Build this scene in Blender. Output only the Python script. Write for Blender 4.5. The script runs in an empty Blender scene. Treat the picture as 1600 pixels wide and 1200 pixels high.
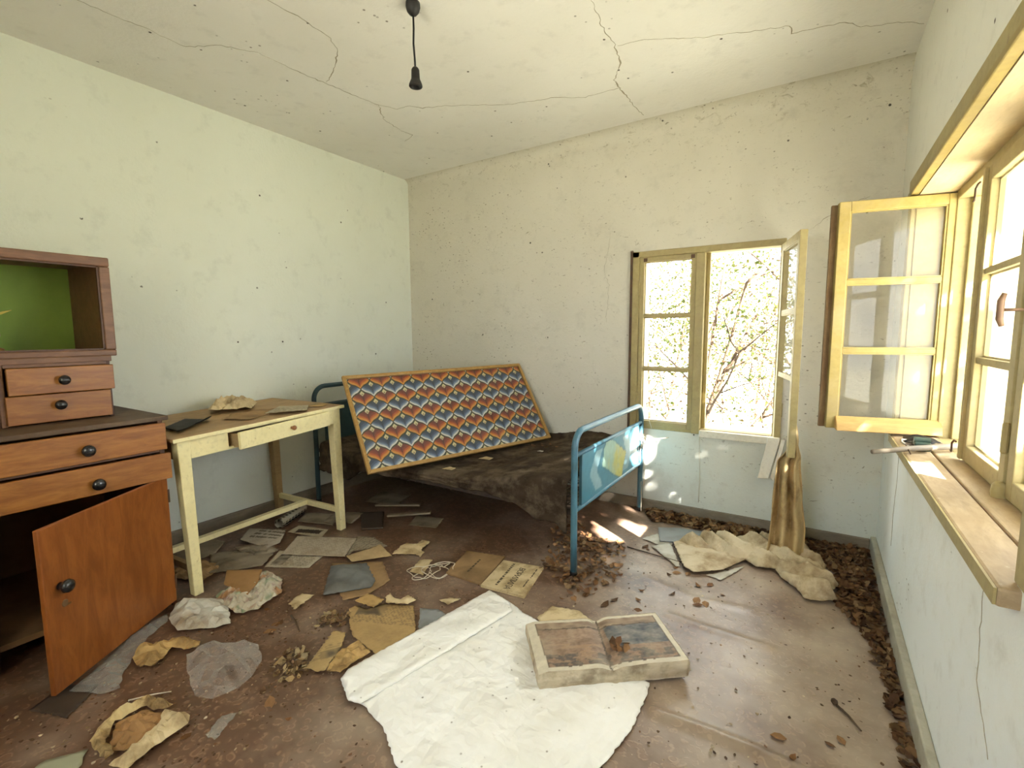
import bpy, bmesh, math, random
import numpy as np
from mathutils import Vector, Matrix, noise as mnoise
from mathutils.geometry import delaunay_2d_cdt

S = bpy.context.scene
COL = S.collection
rnd = random.Random(7)

# ------------------------------------------------------------------ camera
CAMZ = 1.28
cd = bpy.data.cameras.new('camera'); cam = bpy.data.objects.new('camera', cd); COL.objects.link(cam)
cd.sensor_width = 36.0; cd.lens = 36.0 * 753.73 / 1600; cd.clip_start = 0.02
yaw, pitch, roll = 0.5645, 0.1062, -0.0052
fw = Vector((-math.sin(yaw) * math.cos(pitch), math.cos(yaw) * math.cos(pitch), -math.sin(pitch)))
rt = Vector((math.cos(yaw), math.sin(yaw), 0)); up = rt.cross(fw)
c_, s_ = math.cos(roll), math.sin(roll)
rt, up = c_ * rt + s_ * up, -s_ * rt + c_ * up
cam.matrix_world = Matrix(((rt.x, up.x, -fw.x, 0), (rt.y, up.y, -fw.y, 0), (rt.z, up.z, -fw.z, CAMZ), (0, 0, 0, 1)))
S.camera = cam

# ------------------------------------------------------------------ world, sun, exposure
SUN = Vector((1.5, -1.0, 1.0)).normalized()          # towards the sun
w = bpy.data.worlds.new('world'); S.world = w; w.use_nodes = True
nt = w.node_tree; bg = nt.nodes['Background']
bg.inputs[0].default_value = (.90, .96, 1.0, 1)            # hazy white sky
bg.inputs[1].default_value = 1.1
sl = bpy.data.lights.new('sun', 'SUN'); sl.energy = 15.0; sl.angle = 0.0093; sl.color = (1, 0.95, 0.87)
so = bpy.data.objects.new('sun', sl); COL.objects.link(so); so.rotation_euler = SUN.to_track_quat('Z', 'Y').to_euler()
S.view_settings.view_transform = 'Standard'; S.view_settings.look = 'None'
S.view_settings.gamma = 1.0; S.view_settings.use_curve_mapping = False
S.view_settings.exposure = 3.42
S.cycles.max_bounces = 14; S.cycles.diffuse_bounces = 9; S.cycles.transparent_max_bounces = 24
S.cycles.glossy_bounces = 5; S.cycles.sample_clamp_indirect = 12
S.cycles.caustics_reflective = False; S.cycles.caustics_refractive = False

# ------------------------------------------------------------------ node materials
def base_mat(name):
    m = bpy.data.materials.new(name); m.use_nodes = True
    return m, m.node_tree, m.node_tree.nodes['Principled BSDF']
def N(nt, t, **kw):
    n = nt.nodes.new(t)
    for k, v in kw.items(): setattr(n, k, v)
    return n
def coords(nt, scale=(1, 1, 1), kind='Object'):
    tc = N(nt, 'ShaderNodeTexCoord'); mp = N(nt, 'ShaderNodeMapping'); mp.inputs['Scale'].default_value = scale
    nt.links.new(tc.outputs[kind], mp.inputs[0]); return mp.outputs[0]
def noise(nt, vec, scale, detail=4, rough=.55, dist=0):
    n = N(nt, 'ShaderNodeTexNoise'); n.inputs['Scale'].default_value = scale; n.inputs['Detail'].default_value = detail
    n.inputs['Roughness'].default_value = rough; n.inputs['Distortion'].default_value = dist
    nt.links.new(vec, n.inputs['Vector']); return n.outputs['Fac']
def ramp(nt, fac, stops):
    r = N(nt, 'ShaderNodeValToRGB'); e = r.color_ramp.elements
    while len(e) < len(stops): e.new(0.5)
    for el, (p, c) in zip(e, stops):
        el.position = p; el.color = (c, c, c, 1) if not hasattr(c, '__len__') else (*c, 1)
    nt.links.new(fac, r.inputs[0]); return r.outputs[0]
def mix(nt, fac, a, b, mode='MIX'):
    m = N(nt, 'ShaderNodeMix', data_type='RGBA', blend_type=mode)
    for sock, v in ((m.inputs[0], fac), (m.inputs[6], a), (m.inputs[7], b)):
        if hasattr(v, 'is_output'): nt.links.new(v, sock)
        elif hasattr(v, '__len__'): sock.default_value = (*v, 1)
        else: sock.default_value = v
    return m.outputs[2]
def math_(nt, op, a, b=0.0):
    m = N(nt, 'ShaderNodeMath', operation=op)
    for s, v in ((m.inputs[0], a), (m.inputs[1], b)):
        if hasattr(v, 'is_output'): nt.links.new(v, s)
        else: s.default_value = v
    return m.outputs[0]
def bump(nt, p, h, strength=.3, dist=.01):
    b = N(nt, 'ShaderNodeBump'); b.inputs['Strength'].default_value = strength; b.inputs['Distance'].default_value = dist
    nt.links.new(h, b.inputs['Height']); nt.links.new(b.outputs[0], p.inputs['Normal'])
def pmat(name, c1, c2=None, scale=8, stretch=(1, 1, 1), rough=.6, bmp=.15, bd=.004, dirt=None, dirt_amt=.5, dscale=5, spec=.4, metal=0, pos=(.35, .7)):
    """two-tone noisy surface with optional stain colour"""
    m, nt, p = base_mat(name); v = coords(nt, stretch)
    c2 = c2 or tuple(x * .75 for x in c1)
    f = noise(nt, v, scale, 5, .6)
    col = mix(nt, ramp(nt, f, [(pos[0], 0.0), (pos[1], 1.0)]), c1, c2)
    if dirt:
        v2 = coords(nt); d = noise(nt, v2, dscale, 8, .68)
        col = mix(nt, ramp(nt, d, [(.47, 0.0), (.66, dirt_amt)]), col, dirt)
    nt.links.new(col, p.inputs['Base Color'])
    p.inputs['Roughness'].default_value = rough; p.inputs['Specular IOR Level'].default_value = spec; p.inputs['Metallic'].default_value = metal
    bump(nt, p, f, bmp, bd)
    return m
def attr_mat(name, rough=.7, bmp=.2, scale=60, spec=.3, mul=1.0, stain=None, amt=.5):
    m, nt, p = base_mat(name)
    a = N(nt, 'ShaderNodeAttribute', attribute_name='Col'); v = coords(nt); f = noise(nt, v, scale, 4)
    col = mix(nt, .35, a.outputs['Color'], mix(nt, 1.0, a.outputs['Color'], ramp(nt, f, [(.3, .55), (.7, 1.0)]), 'MULTIPLY'))
    if stain: col = mix(nt, ramp(nt, noise(nt, v, 7, 6, .65), [(.5, 0.0), (.72, amt)]), col, stain)
    nt.links.new(col, p.inputs['Base Color']); p.inputs['Roughness'].default_value = rough
    p.inputs['Specular IOR Level'].default_value = spec; bump(nt, p, f, bmp, .003); return m

def wall_mat(name, c1, c2, blue, zb, marks=.62, spk=.58, cove=False):
    m, nt, p = base_mat(name); v = coords(nt); L = nt.links
    big = noise(nt, v, 1.3, 5, .6); mid = noise(nt, v, 9, 6, .65); fine = noise(nt, v, 55, 4, .6)
    col = mix(nt, ramp(nt, big, [(.3, 0.0), (.7, 1.0)]), c1, c2)
    if blue:                                              # lower part blends towards a bluish tone
        sx = N(nt, 'ShaderNodeSeparateXYZ'); L.new(v, sx.inputs[0])
        z = math_(nt, 'ADD', sx.outputs[2], math_(nt, 'MULTIPLY', math_(nt, 'SUBTRACT', mid, .5), .5))
        mr = N(nt, 'ShaderNodeMapRange'); mr.inputs[1].default_value = zb + .30; mr.inputs[2].default_value = zb - .25
        L.new(z, mr.inputs[0]); col = mix(nt, mr.outputs[0], col, blue)
    # faint stains, flaked dots and brush scuffs
    col = mix(nt, ramp(nt, mid, [(.55, 0.0), (.8, .35)]), col, tuple(x * .62 for x in c2))
    vs = coords(nt, (3.0, 3.0, 5.5)); sc = noise(nt, vs, 7, 5, .75, 1.5)
    col = mix(nt, ramp(nt, sc, [(marks, 0.0), (marks + .07, .75)]), col, (.16, .125, .075))
    vd = coords(nt, (1, 1, 1)); vo = N(nt, 'ShaderNodeTexVoronoi'); vo.inputs['Scale'].default_value = 9; L.new(vd, vo.inputs['Vector'])
    dots = math_(nt, 'MULTIPLY', ramp(nt, vo.outputs['Distance'], [(.045, 1.0), (.075, 0.0)]), ramp(nt, mid, [(.5, 0.0), (.56, 1.0)]))
    col = mix(nt, dots, col, (.06, .05, .035))
    vo2 = N(nt, 'ShaderNodeTexVoronoi'); vo2.inputs['Scale'].default_value = 21; L.new(coords(nt, (1, 1, 1.6)), vo2.inputs['Vector'])
    patch = noise(nt, coords(nt), 2.2, 4, .6)
    d2 = math_(nt, 'MULTIPLY', ramp(nt, vo2.outputs['Distance'], [(.09, 1.0), (.16, 0.0)]), ramp(nt, patch, [(spk, 0.0), (spk + .06, .8)]))
    col = mix(nt, d2, col, (.13, .105, .07))
    if cove:                                              # sooty flaking along the ceiling joint
        sz = N(nt, 'ShaderNodeSeparateXYZ'); L.new(v, sz.inputs[0]); mz = N(nt, 'ShaderNodeMapRange'); mz.inputs[1].default_value = 2.44; mz.inputs[2].default_value = 2.60; L.new(sz.outputs[2], mz.inputs[0])
        cn = noise(nt, coords(nt, (1, 1, 1.6)), 15, 6, .72, .8)
        col = mix(nt, math_(nt, 'MULTIPLY', mz.outputs[0], ramp(nt, cn, [(.57, 0.0), (.68, .55)])), col, (.24, .20, .11))
    L.new(col, p.inputs['Base Color']); p.inputs['Roughness'].default_value = .9; p.inputs['Specular IOR Level'].default_value = .15
    h = math_(nt, 'ADD', math_(nt, 'MULTIPLY', mid, .7), math_(nt, 'MULTIPLY', fine, .3))
    bump(nt, p, h, .35, .012)
    return m
CREAM = (.76, .74, .66); CREAM2 = (.70, .68, .59)
M_WL = wall_mat('plaster_left', (.735, .765, .68), (.69, .715, .62), None, .52, .70, .64)
M_WB = wall_mat('plaster_back', (.655, .62, .525), (.60, .565, .47), (.635, .655, .60), .46, .615, .53, True)
M_WR = wall_mat('plaster_right', (.80, .795, .725), (.76, .75, .675), (.84, .88, .875), .62, .675)
M_CE = wall_mat('plaster_ceiling', (.80, .785, .735), (.755, .735, .675), None, 0, .74)
M_WF = wall_mat('plaster_front', CREAM, CREAM2, None, 0, .75)
M_GROUND0 = pmat('added_veranda_concrete', (.42, .38, .30), (.34, .30, .23), 4, rough=.9)
M_BASEL0 = pmat('fill_window_paint', (.55, .48, .30), None, 5)
M_CRACK = pmat('crack_line', (.26, .23, .16), (.45, .41, .31), 30, rough=.95)

def floor_mat():
    m, nt, p = base_mat('linoleum'); v = coords(nt); L = nt.links
    wv = N(nt, 'ShaderNodeVectorMath', operation='ADD'); nn = N(nt, 'ShaderNodeTexNoise'); nn.inputs['Scale'].default_value = 9; L.new(v, nn.inputs['Vector'])
    sc_ = N(nt, 'ShaderNodeVectorMath', operation='SCALE'); sc_.inputs['Scale'].default_value = .07; L.new(nn.outputs['Color'], sc_.inputs[0]); L.new(v, wv.inputs[0]); L.new(sc_.outputs[0], wv.inputs[1])
    vo = N(nt, 'ShaderNodeTexVoronoi'); vo.inputs['Scale'].default_value = 31; L.new(wv.outputs[0], vo.inputs['Vector'])
    big = noise(nt, v, 1.6, 5, .6); dust = noise(nt, v, 3.5, 6, .55); brk = noise(nt, v, 42, 2, .5)
    ring = math_(nt, 'MULTIPLY', ramp(nt, vo.outputs['Distance'], [(.30, 0.0), (.36, 1.0), (.44, 1.0), (.52, 0.0)]), ramp(nt, brk, [(.46, 0.0), (.54, 1.0)]))
    f = ring
    col = mix(nt, ramp(nt, vo.outputs['Distance'], [(.1, 0.0), (.6, 1.0)]), (.165, .080, .043), (.110, .052, .028))
    col = mix(nt, math_(nt, 'MULTIPLY', ring, .6), col, (.32, .195, .12))
    col = mix(nt, ramp(nt, big, [(.35, 0.0), (.75, .5)]), col, (.10, .057, .033))
    sx = N(nt, 'ShaderNodeSeparateXYZ'); L.new(v, sx.inputs[0])          # window light painted into the dust: paler to the right, darker at left
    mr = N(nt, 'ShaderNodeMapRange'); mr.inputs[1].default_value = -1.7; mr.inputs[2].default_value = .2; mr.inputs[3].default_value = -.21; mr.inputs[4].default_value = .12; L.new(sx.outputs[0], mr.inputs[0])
    dust = math_(nt, 'ADD', dust, mr.outputs[0])  # random dust plus the painted light falloff
    col = mix(nt, ramp(nt, dust, [(.28, .03), (.80, .78)]), col, (.50, .41, .31))  # dust tone, including the painted window light
    L.new(col, p.inputs['Base Color'])
    p.inputs['Roughness'].default_value = .36; p.inputs['Specular IOR Level'].default_value = .6
    bump(nt, p, math_(nt, 'ADD', math_(nt, 'MULTIPLY', f, .25), noise(nt, v, 14, 5, .6)), .25, .005)
    return m
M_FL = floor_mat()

def wood_mat(name, c1, c2, stretch, rough=.42, spec=.5, dust=None, wear=None):
    m, nt, p = base_mat(name); v = coords(nt, stretch); L = nt.links
    g = noise(nt, v, 5, 6, .62, .9); fi = noise(nt, v, 26, 4, .6)
    col = mix(nt, ramp(nt, g, [(.36, 0.0), (.64, 1.0)]), c1, c2)
    col = mix(nt, ramp(nt, fi, [(.5, 0.0), (.75, .35)]), col, tuple(x * .6 for x in c2))
    v2 = coords(nt); d = noise(nt, v2, 5, 7, .68)
    if dust: col = mix(nt, ramp(nt, d, [(.45, 0.0), (.72, .55)]), col, dust)
    if wear: col = mix(nt, ramp(nt, noise(nt, v2, 19, 6, .7), [(.65, 0.0), (.71, .8)]), col, wear)
    L.new(col, p.inputs['Base Color']); p.inputs['Roughness'].default_value = rough; p.inputs['Specular IOR Level'].default_value = spec
    bump(nt, p, fi, .12, .003); return m
M_WOOD = wood_mat('orange_brown_wood', (.37, .148, .030), (.235, .082, .014), (5, 1, 6), .38)
M_WOODV = wood_mat('orange_brown_door', (.33, .105, .022), (.22, .062, .012), (4, 4, .9), .36)
M_WOODD = wood_mat('dark_side_wood', (.10, .038, .016), (.065, .023, .01), (4, 4, 1), .5)
M_WOODT = wood_mat('dusty_dark_top', (.13, .085, .055), (.09, .055, .035), (5, 1, 5), .62, .3, (.20, .155, .11))
M_WOODF = wood_mat('brown_frame_wood', (.21, .098, .048), (.13, .056, .026), (5, 1, 5), .45)
M_INN = pmat('cabinet_inside', (.20, .11, .05), (.13, .07, .03), 6, rough=.8)
M_GREEN = pmat('green_paint', (.24, .36, .06), (.19, .30, .05), 5, rough=.6, bmp=.05)
M_KNOB = pmat('black_knob', (.012, .011, .012), (.02, .018, .018), 10, rough=.22, spec=.6, bmp=.02)
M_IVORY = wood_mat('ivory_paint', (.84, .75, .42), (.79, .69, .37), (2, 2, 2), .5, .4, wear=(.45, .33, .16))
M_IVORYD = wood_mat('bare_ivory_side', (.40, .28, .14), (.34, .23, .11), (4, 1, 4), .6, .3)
M_TTOP = wood_mat('brown_table_top', (.44, .29, .145), (.36, .23, .105), (5, 1.2, 5), .6, .3, (.20, .14, .08))
M_TKNOB = pmat('wooden_knob', (.33, .15, .06), (.25, .11, .045), 14, rough=.4)
M_YEL = wood_mat('yellow_cream_paint', (.36, .27, .078), (.30, .22, .058), (2, 2, 2), .5, .4, (.42, .32, .17), (.33, .22, .11))
M_YEL2 = wood_mat('dull_cream_paint', (.41, .335, .15), (.35, .28, .12), (2, 2, 2), .55, .35, (.36, .28, .16), (.25, .17, .09))
M_STRIP = wood_mat('bare_weathered_strip', (.22, .135, .065), (.14, .08, .04), (4, 4, 1), .8, .2, (.30, .22, .11))
M_SOFF = wood_mat('soffit_cream', (.62, .49, .30), (.56, .43, .25), (4, 1, 4), .6, .3, (.42, .32, .2))
M_DRIP = wood_mat('ochre_drip_board', (.52, .33, .11), (.44, .26, .08), (1, 5, 5), .6, .3)
M_SILL = wood_mat('weathered_sill', (.45, .34, .205), (.36, .26, .145), (4, 1, 4), .6, .3, (.24, .155, .085), (.62, .52, .36))
M_WHITE = wood_mat('flaking_white_paint', (.74, .70, .60), (.68, .63, .52), (2, 2, 2), .6, .3, wear=(.35, .25, .15))
M_BASEB = wood_mat('grey_baseboard', (.26, .22, .165), (.20, .165, .12), (1, 1, 4), .7, .25, (.14, .105, .07))
M_BASEL = wood_mat('pale_baseboard', (.50, .48, .39), (.42, .40, .31), (1, 1, 4), .7, .25, (.25, .2, .13))
M_IRON = pmat('rusty_iron', (.07, .045, .028), (.13, .065, .03), 30, rough=.7)
M_BRASSY = pmat('brown_handle', (.24, .14, .08), (.17, .1, .06), 30, rough=.5)
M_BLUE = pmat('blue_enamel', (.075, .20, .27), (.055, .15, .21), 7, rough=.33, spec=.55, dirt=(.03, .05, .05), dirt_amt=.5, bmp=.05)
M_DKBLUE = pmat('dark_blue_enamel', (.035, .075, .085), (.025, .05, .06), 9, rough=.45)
M_BLANK = pmat('dirty_blanket', (.065, .046, .030), (.028, .019, .012), 7, rough=.95, bmp=.9, bd=.012, dirt=(.17, .13, .09), dirt_amt=.75, dscale=6, spec=.1)
M_WIREM = pmat('spring_wire', (.04, .03, .025), (.07, .045, .03), 20, rough=.7)
M_GOLD = wood_mat('gilt_frame', (.40, .235, .065), (.30, .165, .04), (6, 6, 6), .36, .5)
M_DARKB = pmat('black_rubber', (.010, .009, .009), (.018, .016, .015), 12, rough=.5)
def oilcloth():
    m, nt, p = base_mat('white_oilcloth'); v = coords(nt); L = nt.links
    f = noise(nt, v, 5, 5, .6); sp = N(nt, 'ShaderNodeTexVoronoi'); sp.inputs['Scale'].default_value = 30; L.new(v, sp.inputs['Vector'])
    col = mix(nt, ramp(nt, f, [(.45, 0.0), (.8, .5)]), (.86, .85, .80), (.66, .62, .50))
    dots = math_(nt, 'MULTIPLY', ramp(nt, sp.outputs['Distance'], [(.07, 1.0), (.16, 0.0)]), ramp(nt, noise(nt, v, 8, 4, .7), [(.53, 0.0), (.60, .85)]))
    col = mix(nt, dots, col, (.16, .13, .08)); L.new(col, p.inputs['Base Color']); p.inputs['Roughness'].default_value = .4
    wv = N(nt, 'ShaderNodeVectorMath', operation='ADD'); nn = N(nt, 'ShaderNodeTexNoise'); nn.inputs['Scale'].default_value = 6; L.new(v, nn.inputs['Vector'])
    sc_ = N(nt, 'ShaderNodeVectorMath', operation='SCALE'); sc_.inputs['Scale'].default_value = .12; L.new(nn.outputs['Color'], sc_.inputs[0]); L.new(v, wv.inputs[0]); L.new(sc_.outputs[0], wv.inputs[1])
    h = None
    for k, wgt in ((8, .7), (19, .35)):
        e = N(nt, 'ShaderNodeTexVoronoi'); e.feature = 'F1'; e.distance = 'MANHATTAN'; e.inputs['Scale'].default_value = k; L.new(wv.outputs[0], e.inputs['Vector'])
        q = math_(nt, 'MULTIPLY', e.outputs['Distance'], wgt); h = q if h is None else math_(nt, 'ADD', h, q)
    bump(nt, p, h, .38, .035); return m
M_CLOTHW = oilcloth()
M_BOXS = pmat('grimy_box_board', (.60, .52, .38), (.44, .36, .24), 12, (1, 1, 3), .8, .3, .006, (.14, .10, .06), .7, 9)
M_CURT = pmat('dirty_curtain', (.60, .51, .36), (.50, .40, .25), 6, rough=.9, bmp=.35, bd=.006, dirt=(.20, .12, .055), dirt_amt=.7, dscale=8, spec=.15)
M_CURTH = pmat('ochre_stained_curtain', (.52, .39, .20), (.42, .29, .13), 6, (3, 3, 1), rough=.9, bmp=.35, bd=.006, dirt=(.16, .085, .03), dirt_amt=.7, dscale=8, spec=.15)
M_PAPW = pmat('grey_white_paper', (.55, .53, .46), (.46, .43, .35), 9, rough=.85, dirt=(.25, .2, .13), dirt_amt=.6)
M_PAPY = pmat('yellowed_paper', (.47, .31, .12), (.36, .22, .075), 9, rough=.8, dirt=(.15, .09, .035), dirt_amt=.7, dscale=9)
M_PAPY3 = pmat('stained_yellow_paper', (.56, .44, .22), (.34, .20, .07), 11, rough=.8, dirt=(.12, .075, .03), dirt_amt=.9, dscale=12)
M_PAPB = pmat('brown_paper', (.34, .215, .10), (.25, .15, .065), 7, rough=.85, dirt=(.13, .085, .04), dirt_amt=.6)
M_PAPC = pmat('cream_paper', (.62, .50, .30), (.52, .40, .21), 8, rough=.8, dirt=(.22, .14, .06), dirt_amt=.75, dscale=10)
M_PAPG = pmat('grey_green_paper', (.33, .33, .22), (.28, .28, .19), 8, rough=.8)
M_PAPBLU = pmat('grey_blue_paper', (.27, .28, .28), (.22, .23, .23), 8, rough=.7, dirt=(.15, .13, .1))
M_PAPD = pmat('dingy_paper', (.30, .25, .175), (.21, .165, .11), 6, rough=.9, dirt=(.09, .065, .04), dirt_amt=.6)
M_DARKP = pmat('dark_brown_sheet', (.06, .042, .03), (.045, .03, .02), 6, rough=.6)
M_SLATE = pmat('slate_cloth', (.17, .175, .165), (.11, .115, .11), 8, rough=.7, dirt=(.10, .08, .05), bmp=.3)
M_BLACKS = pmat('black_leatherette', (.014, .012, .010), (.022, .019, .015), 9, rough=.6, spec=.15)
M_CARD = pmat('cardboard', (.36, .20, .075), (.30, .16, .06), 6, rough=.85, dirt=(.2, .11, .04))
M_BAGW = pmat('white_bag_film', (.60, .60, .54), (.42, .37, .28), 6, rough=.4, dirt=(.26, .19, .11), dirt_amt=.8, dscale=7)
M_STRING = pmat('pale_string', (.66, .60, .48), (.55, .49, .37), 20, rough=.85)
M_TWIG = pmat('dark_twig', (.07, .045, .028), (.11, .07, .04), 20, rough=.85)
M_GREENP = pmat('dark_green_plastic', (.05, .085, .06), (.035, .06, .045), 12, rough=.4)
M_PRINT = attr_mat('printed_paper', .8, .2, 60, .25, stain=(.2, .13, .06), amt=.5)
M_HEART = attr_mat('printed_flame_stitch', .35, .05, 80, .4)
M_PANEL = attr_mat('painted_blue_panel', .3, .05, 30, .5)
M_BOXT = attr_mat('box_lid_picture', .55, .5, 45, .4, stain=(.42, .36, .26), amt=.45)
M_LEAF = attr_mat('dry_leaves', .75, .3, 90, .25)
def leaf_mat(name):
    m = bpy.data.materials.new(name); m.use_nodes = True; nt = m.node_tree; p = nt.nodes['Principled BSDF']; L = nt.links; a = N(nt, 'ShaderNodeAttribute', attribute_name='Col')
    t = N(nt, 'ShaderNodeBsdfTranslucent'); mx = N(nt, 'ShaderNodeMixShader'); mx.inputs[0].default_value = .5; p.inputs['Roughness'].default_value = .6
    L.new(a.outputs['Color'], p.inputs['Base Color']); L.new(a.outputs['Color'], t.inputs[0]); L.new(p.outputs[0], mx.inputs[1]); L.new(t.outputs[0], mx.inputs[2]); L.new(mx.outputs[0], nt.nodes['Material Output'].inputs[0]); return m
M_TREELEAF = leaf_mat('green_leaves')
M_BARK = pmat('bark', (.20, .13, .08), (.14, .09, .055), 12, rough=.9)
M_DRYBR = pmat('dry_branches', (.055, .033, .017), (.04, .024, .012), 12, rough=.9)
M_GROUND = pmat('dry_ground', (.46, .45, .38), (.37, .37, .29), 2, rough=.95)
M_OUTW = pmat('outside_plaster', (.72, .66, .52), (.66, .60, .46), 6, rough=.9)
M_MULTI = attr_mat('coloured_trash_bag', .4, .2, 30, .4, stain=(.3, .22, .13), amt=.5)
M_INK = pmat('print_ink', (.045, .035, .022), (.08, .06, .035), 60, rough=.9)
M_STATUE = pmat('carved_wood', (.30, .16, .06), (.2, .1, .035), 20, rough=.4)
M_YELP = pmat('yellow_paint', (.62, .5, .08), (.55, .42, .06), 10, rough=.5)

def glass_mat(name, dust=.05, tint=(1, 1, 1), refl=.6):
    m = bpy.data.materials.new(name); m.use_nodes = True; nt = m.node_tree; nt.nodes.clear(); L = nt.links
    out = N(nt, 'ShaderNodeOutputMaterial'); tr = N(nt, 'ShaderNodeBsdfTransparent'); gl = N(nt, 'ShaderNodeBsdfGlossy'); gl.inputs['Roughness'].default_value = .01
    tr.inputs[0].default_value = (*tint, 1)
    df = N(nt, 'ShaderNodeBsdfDiffuse'); df.inputs[0].default_value = (.6, .55, .42, 1)
    fr = N(nt, 'ShaderNodeFresnel'); fr.inputs[0].default_value = 1.52; geo = N(nt, 'ShaderNodeNewGeometry')
    f = math_(nt, 'MULTIPLY', math_(nt, 'MULTIPLY', fr.outputs[0], refl), math_(nt, 'SUBTRACT', 1.0, geo.outputs['Backfacing']))
    v = coords(nt); d = ramp(nt, noise(nt, v, 6, 7, .7), [(.35, dust * .3), (.75, dust * 2.2)])
    a = N(nt, 'ShaderNodeMixShader'); b = N(nt, 'ShaderNodeMixShader')
    L.new(d, a.inputs[0]); L.new(tr.outputs[0], a.inputs[1]); L.new(df.outputs[0], a.inputs[2])
    L.new(f, b.inputs[0]); L.new(a.outputs[0], b.inputs[1]); L.new(gl.outputs[0], b.inputs[2]); L.new(b.outputs[0], out.inputs[0])
    return m
M_GLASS = glass_mat('window_glass', .035)
M_GLASSD = glass_mat('picture_glass', .012, refl=.8)
def film_mat(name, opac, col, rough=.2):
    m = bpy.data.materials.new(name); m.use_nodes = True; nt = m.node_tree; p = nt.nodes['Principled BSDF']; L = nt.links
    out = nt.nodes['Material Output']; tr = N(nt, 'ShaderNodeBsdfTransparent'); mx = N(nt, 'ShaderNodeMixShader')
    p.inputs['Base Color'].default_value = (*col, 1); p.inputs['Roughness'].default_value = rough; p.inputs['Specular IOR Level'].default_value = .7
    lw = N(nt, 'ShaderNodeLayerWeight'); lw.inputs[0].default_value = .35
    v = coords(nt); d = noise(nt, v, 9, 3, .5); bump(nt, p, d, .35, .02)
    f = math_(nt, 'ADD', math_(nt, 'MULTIPLY', lw.outputs[1], .6), math_(nt, 'MULTIPLY', d, opac * 2))
    L.new(f, mx.inputs[0]); L.new(tr.outputs[0], mx.inputs[1]); L.new(p.outputs[0], mx.inputs[2]); L.new(mx.outputs[0], out.inputs[0])
    return m
M_FILM = film_mat('clear_plastic_film', .06, (.70, .68, .62), .12)
M_FILMG = film_mat('grey_plastic_film', .22, (.42, .42, .38), .16)

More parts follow.
